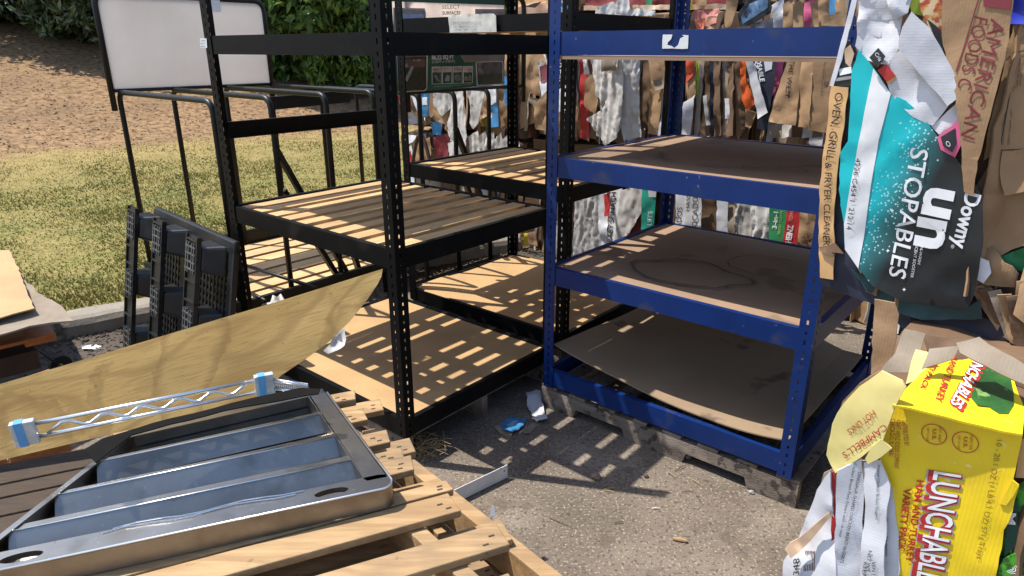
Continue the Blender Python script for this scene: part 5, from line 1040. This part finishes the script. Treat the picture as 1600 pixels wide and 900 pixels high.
for (cx, cy, rr, wd) in ((1459, 679, 20, 'EST 4307'), (1508, 691, 21, 'INSPECTED')):
    ri = []; 
    for k_ in range(40):
        a0, a1 = 2*math.pi*k_/40, 2*math.pi*(k_+1)/40
    c0 = q.ab(cx, cy); r_ = (q.ab(cx+rr, cy)-c0).length; mb = MB('W'); vs = []
    for k_ in range(48):
        a0 = 2*math.pi*k_/48
        for s_ in (r_, r_*.93): vs.append(q.p(c0.x+s_*math.cos(a0), c0.y+s_*math.sin(a0), .003))
    mb.add(vs, [(2*k_, 2*((k_+1) % 48), 2*((k_+1) % 48)+1, 2*k_+1) for k_ in range(48)]); mb.build('seal_ring', REDINK, q.obj)
    q.text('U.S.', (cx-2, cy-8), (cx-3, cy+9), 6, REDINK, q.obj, h=.003, bold=.02); q.text(wd, (cx+8, cy-11), (cx+6, cy+12), 4.5, REDINK, q.obj, h=.003); q.text('DEPT OF AGRI', (cx-11, cy-10), (cx-12, cy+11), 3.6, REDINK, q.obj, h=.003)
for k_ in range(9): q.sheet('perforation', [(1402+k_*21, 634.5+k_*5), (1411+k_*21, 636.5+k_*5), (1411+k_*21, 638+k_*5), (1402+k_*21, 636+k_*5)], mat('crease_ink', (.10, .07, .01)), q.obj, th=.0004, h=.0015, step=.1)
face(RL, LY-.004, [(1582, 750), (1592, 758), (1572, 790), (1562, 788)], YEL, amp=.003)
face(RL, LY+.03, [(1575, 770), (1600, 752), (1640, 745), (1640, 960), (1552, 960), (1560, 880)], LEAFP, amp=.008, label='leafy green printed carton at the right edge'); q2 = face(RL, LY+.015, [(1572, 792), (1590, 780), (1592, 850), (1568, 872)], DKGRN, amp=.003); q2.text('M', (1574, 800), (1573, 818), 14, WINK, q2.obj, bold=.02)
q2 = face(RL, LY+.012, [(1568, 872), (1592, 862), (1600, 900), (1560, 905)], LEAFP, amp=.003); c0 = q2.ab(1581, 886); mb = MB('W')
for rr in (.004, .008, .012):
    vs = [];
    for k_ in range(20):
        a0 = -2.2+3.4*k_/19
        for s_ in (rr, rr-.002): vs.append(q2.p(c0.x+s_*math.cos(a0), c0.y+s_*math.sin(a0), .003))
    mb.add(vs, [(2*k_, 2*k_+2, 2*k_+3, 2*k_+1) for k_ in range(19)])
mb.build('emblem', WINK, q2.obj)
face(RL, LY+.02, [(1590, 690), (1640, 680), (1640, 750), (1586, 748)], OVENC, amp=.006)
# yellow flap with upside-down lettering, and the white nugget cartons
q = face(RL, LY-.03, [(1376, 580), (1408, 596), (1414, 606), (1398, 636), (1386, 668), (1378, 690), (1346, 714), (1303, 741), (1289, 712), (1300, 662), (1318, 630), (1342, 604)], PALEY, amp=.006, ang=-.2, label='pale yellow flap with upside-down red lettering')
q.text("CAMPBELL'S", (1382, 662), (1314, 709), 11, REDINK, q.obj, h=.003); q.text('HOT LINKS', (1364, 640), (1322, 673), 10.5, REDINK, q.obj, h=.003)
face(RL, LY+.02, [(1342, 600), (1374, 580), (1330, 622), (1308, 660), (1300, 668), (1316, 628)], KRAFT, amp=.004); face(RL, LY-.035, [(1352, 716), (1362, 698), (1377, 686), (1393, 701), (1374, 716), (1356, 725)], PALEY, amp=.004)
face(RL, LY+.02, [(1288, 738), (1330, 720), (1400, 730), (1410, 960), (1240, 960), (1262, 850)], KRAFG, amp=.012)
q = face(RL, LY-.01, [(1299, 735), (1290, 745), (1275, 766), (1256, 812), (1238, 856), (1224, 876), (1222, 900), (1226, 960), (1312, 960), (1304, 900), (1302, 850), (1300, 790)], WHITEB, amp=.008, ang=-.3, label='creased white carton side at the bale corner')
q.text('0348', (1250, 908), (1250, 872), 9, INK, q.obj, h=.003)
for k_ in range(7): q.sheet('bar_mark', [(1256+k_*2.4, 862+k_%2), (1257.2+k_*2.4, 862), (1257.2+k_*2.4, 892), (1256+k_*2.4, 892)], mat('brown_mark', (.14, .07, .05)), q.obj, th=.0004, h=.0015, step=.1)
face(RL, LY-.03, [(1226, 858), (1262, 830), (1296, 800), (1298, 808), (1266, 846), (1236, 872)], PEACH, amp=.008)
face(RL, LY-.012, [(1296, 740), (1306, 736), (1304, 780), (1306, 830), (1305, 868), (1297, 868), (1300, 800), (1296, 770)], RED, amp=.003)
q = face(RL, LY-.02, [(1308, 736), (1346, 718), (1350, 770), (1348, 830), (1344, 900), (1344, 960), (1308, 960), (1304, 850), (1306, 790)], WHITEB, amp=.005, ang=.2, label='white carton side with fine print about chicken fritters')
q.text('DINOSAUR-SHAPED CHICKEN BREAST NUGGETS', (1341, 738), (1313, 880), 5.2, INK, q.obj, h=.003); q.text('Chicken Breast Patty Fritters with rib meat', (1334, 724), (1311, 838), 4.6, INK, q.obj, h=.003)
q = face(RL, LY-.025, [(1349, 724), (1374, 720), (1390, 760), (1384, 810), (1381, 870), (1378, 960), (1340, 960), (1346, 850), (1352, 790)], WHITEB, amp=.004, ang=-.1, label='white carton side reading chicken breast nuggets')
q.text('Shaped Chicken Breast Nuggets', (1371, 726), (1368, 812), 4.2, INK, q.obj, h=.003); q.text('VEN IT', (1364, 876), (1362, 904), 5.5, INK, q.obj, h=.003); q.text('NET WT. 2', (1358, 859), (1352, 902), 5.5, INK, q.obj, h=.003); q.text('KEEP', (1350, 878), (1347, 900), 5.5, INK, q.obj, h=.003)
q = face(RL, LY-.005, [(1386, 764), (1394, 762), (1404, 830), (1406, 960), (1376, 960), (1382, 850)], WHITEB, amp=.003); q.text('Breast Nuggets', (1385, 808), (1384, 868), 4, INK, q.obj, h=.003)

# ================================================================== SMALL THINGS ON THE GROUND
def litter(name, label, cat, pos): return thing(name, label, cat, tuple(pos), 0)
a, b = atz(722, 782, .0), atz(793, 747, .0); d = (b-a).normalized(); n_ = Vector((-d.y, d.x, 0))
t = litter('metal_angle', 'white enamelled metal angle strip lying on the concrete', 'metal strip', a)
mb = MB('W'); p0 = a-d*.12+Vector((0, 0, .003)); mb.obox(p0, d*((b-a).length+.12), n_*.003, Vector((0, 0, .062))); mb.obox(p0+n_*.003, d*((b-a).length+.12), n_*.05, Vector((0, 0, .003))); sp_ = mb.build('angle', WMETAL, t)
mb = MB('W')
for k_ in (.02, .04): mb.obox(b-d*k_-n_*.001+Vector((0, 0, .02+k_)), d*.006, n_*.001, Vector((0, 0, .006)))
mb.build('bolt_hole', INK, sp_)
gp = Panel((0, 0, .012), (0, 0, 1), (1, 0, 0), amp=.012, freq=9, seed=3)
def ground_sheet(name, label, cat, px, m, z=.012, amp=.010, seed=1.):
    c = atz(sum(p[0] for p in px)/len(px), sum(p[1] for p in px)/len(px), 0); t = litter(name, label, cat, c)
    pn = Panel((0, 0, z), (0, 0, 1), (1, 0, 0), amp=amp, freq=10, seed=seed); o = pn.sheet('sheet', px, m, t, th=.002, step=.02, rag=.002); return pn, o
ground_sheet('paper_scrap', 'long grey-white card scrap by the blue shelf unit post', 'paper', [(822, 611), (844, 610), (848, 630), (853, 652), (833, 656), (830, 642), (824, 634)], WHITEB, .02, .01, 1.)
ground_sheet('paper_scrap', 'torn bright white end of card next to the blue wrapper', 'paper', [(834, 648), (852, 644), (856, 652), (838, 658)], WINK, .03, .008, 5.)
pn, o = ground_sheet('wrapper', 'flattened blue wrapper on the concrete', 'wrapper', [(781, 660), (798, 650), (823, 651), (818, 664), (800, 676), (786, 672)], BLUP, .018, .01, 2.)
pn.sheet('white_print', [(790, 662), (806, 655), (812, 656), (798, 668)], mat('faded_print', (.28, .42, .55), (.1, .3, .5), 40, .5), o, th=.001, h=.002, step=.02)
ground_sheet('cardboard_scrap', 'brown scrap of cardboard beside the blue wrapper', 'cardboard', [(772, 668), (790, 660), (802, 676), (796, 682), (782, 676)], KRAFG, .01, .008, 3.)
ground_sheet('cardboard_scrap', 'brown strip of cardboard below the white card', 'cardboard', [(814, 672), (838, 656), (844, 660), (822, 678)], KRAFG, .01, .006, 4.)
ground_sheet('paper_scrap', 'small white scrap in the dirt by the kerb', 'paper', [(127, 540), (134, 538), (158, 538), (159, 543), (128, 545)], WINK, .015, .006, 6.)
t = litter('film_scrap', 'clear plastic film bunched under the plywood tip', 'plastic', atz(525, 535, .25))
pn = Panel(atd(525, 528, 2.85), (0.2, -1, .5), (1, 0, 0), amp=.03, freq=9, seed=9); pn.sheet('film', [(505, 548), (520, 522), (538, 512), (541, 530), (532, 545), (512, 553)], FILMG, t, th=.001, step=.02, rag=.003)
t = litter('film_scrap', 'clear plastic film lying behind the plywood top edge', 'plastic', atz(430, 470, .33))
pn = Panel(atz(430, 470, .36), (0, -.2, 1), (1, 0, 0), amp=.03, freq=9, seed=10); pn.sheet('film', [(385, 484), (415, 468), (440, 463), (452, 470), (420, 482), (395, 492)], FILM, t, th=.001, step=.02, rag=.003)
# dry straw by the rack foot
t = litter('straw_tuft', 'clump of dry straw by the near black rack post', 'straw', atz(662, 702, 0)); mb = MB('W')
c = atz(664, 706, 0)
for i in range(110):
    a = random.uniform(0, 6.28); r = random.uniform(.0, .09); p = c+Vector((math.cos(a)*r*1.3, math.sin(a)*r, random.uniform(.004, .06))); e = Vector((random.gauss(0, 1), random.gauss(0, 1), random.gauss(0, .35))).normalized()*random.uniform(.04, .11)
    mb.tube([p, p+e*.5+Vector((0, 0, .012)), p+e], .0011, 4, cap=False)
mb.build('straw', STRAW, t)
# splinters, twigs and pebbles
for i, (x, y, ln, an, lb) in enumerate(((953, 763, .05, .1, 'pale wood splinter, upper one of a crossed pair'), (951, 767, .045, -.3, 'pale wood splinter, lower one of a crossed pair'), (1075, 768, .055, .05, 'thin reddish twig on open concrete'), (1063, 731, .07, .6, 'thin twig nearest the blue pallet'), (1049, 741, .05, -1.1, 'short pale straw below the twig by the pallet'), (968, 816, .04, .1, 'small dark twig at mid concrete'), (876, 816, .10, -.6, 'long reddish straw on the rust stain'), (965, 715, .08, -.7, 'straw across the striped shade'), (1086, 752, .05, -1.0, 'faint straw at the end of the post shadow'), (1025, 794, .03, .0, 'white splinter in the pitted patch'))):
    c = atz(x, y, .006); t = litter('wood_splinter', lb, 'splinter', c); t['group'] = 'splinters and straws on the concrete'
    e = Vector((math.cos(an), math.sin(an)*1.0, .05))*ln/2; mb = MB('W'); mb.tube([c-e, c+Vector((0, 0, .003)), c+e], [.0014, .0019, .0010], 6); mb.build('splinter', [STRAW, STRAW, BARK, BARK, STRAW, BARK, KRAFD, STRAW, STRAW, WINK][i], t)
def pebble(x, y, r, m, lb, name='stone', cat='stone'):
    c = atz(x, y, r*.6); t = litter(name, lb, cat, c); bm = bmesh.new(); bmesh.ops.create_icosphere(bm, subdivisions=3, radius=r); mb = MB('W')
    mb.add([c+Vector((v.co.x*1.25, v.co.y, v.co.z*.7))*(1+.5*mnoise.noise(v.co*1.2/r)) for v in bm.verts], [tuple(v.index for v in f.verts) for f in bm.faces]); bm.free(); mb.build('stone', m, t, smooth=True)
pebble(932, 744, .017, mat('tan_stone', (.30, .20, .14), (.2, .13, .1), 30, .8), 'tan stone at the tip of the lit triangle'); pebble(1072, 711, .018, mat('pale_stone', (.42, .39, .34), (.3, .27, .23), 30, .8), 'pale stone beside the blue unit pallet'); pebble(799, 716, .010, mat('brown_stone', (.16, .11, .08)), 'little brown stone in the shade')
pebble(1010, 744, .009, BARK, 'little dark stone on sunlit concrete'); pebble(1175, 769, .010, GREYI, 'grey-blue pebble right of the twig')
c = atz(1063, 843, .008); t = litter('wood_chip', 'pale chewed stub lying on open concrete', 'wood chip', c); mb = MB('W'); mb.tube([c-Vector((.025, -.006, 0)), c, c+Vector((.022, -.008, 0))], [.006, .008, .006], 8); mb.build('chip', KRAFT, t)
c = atz(766, 806, .66); t = litter('paper_tag', 'tiny white paper tag curling up from a pallet board', 'paper tag', c); mb = MB('W'); mb.prism([c, c+Vector((.012, .002, 0)), c+Vector((.010, .004, .02)), c+Vector((.004, .004, .028))], (0, .001, 0)); mb.build('tag', WINK, t)
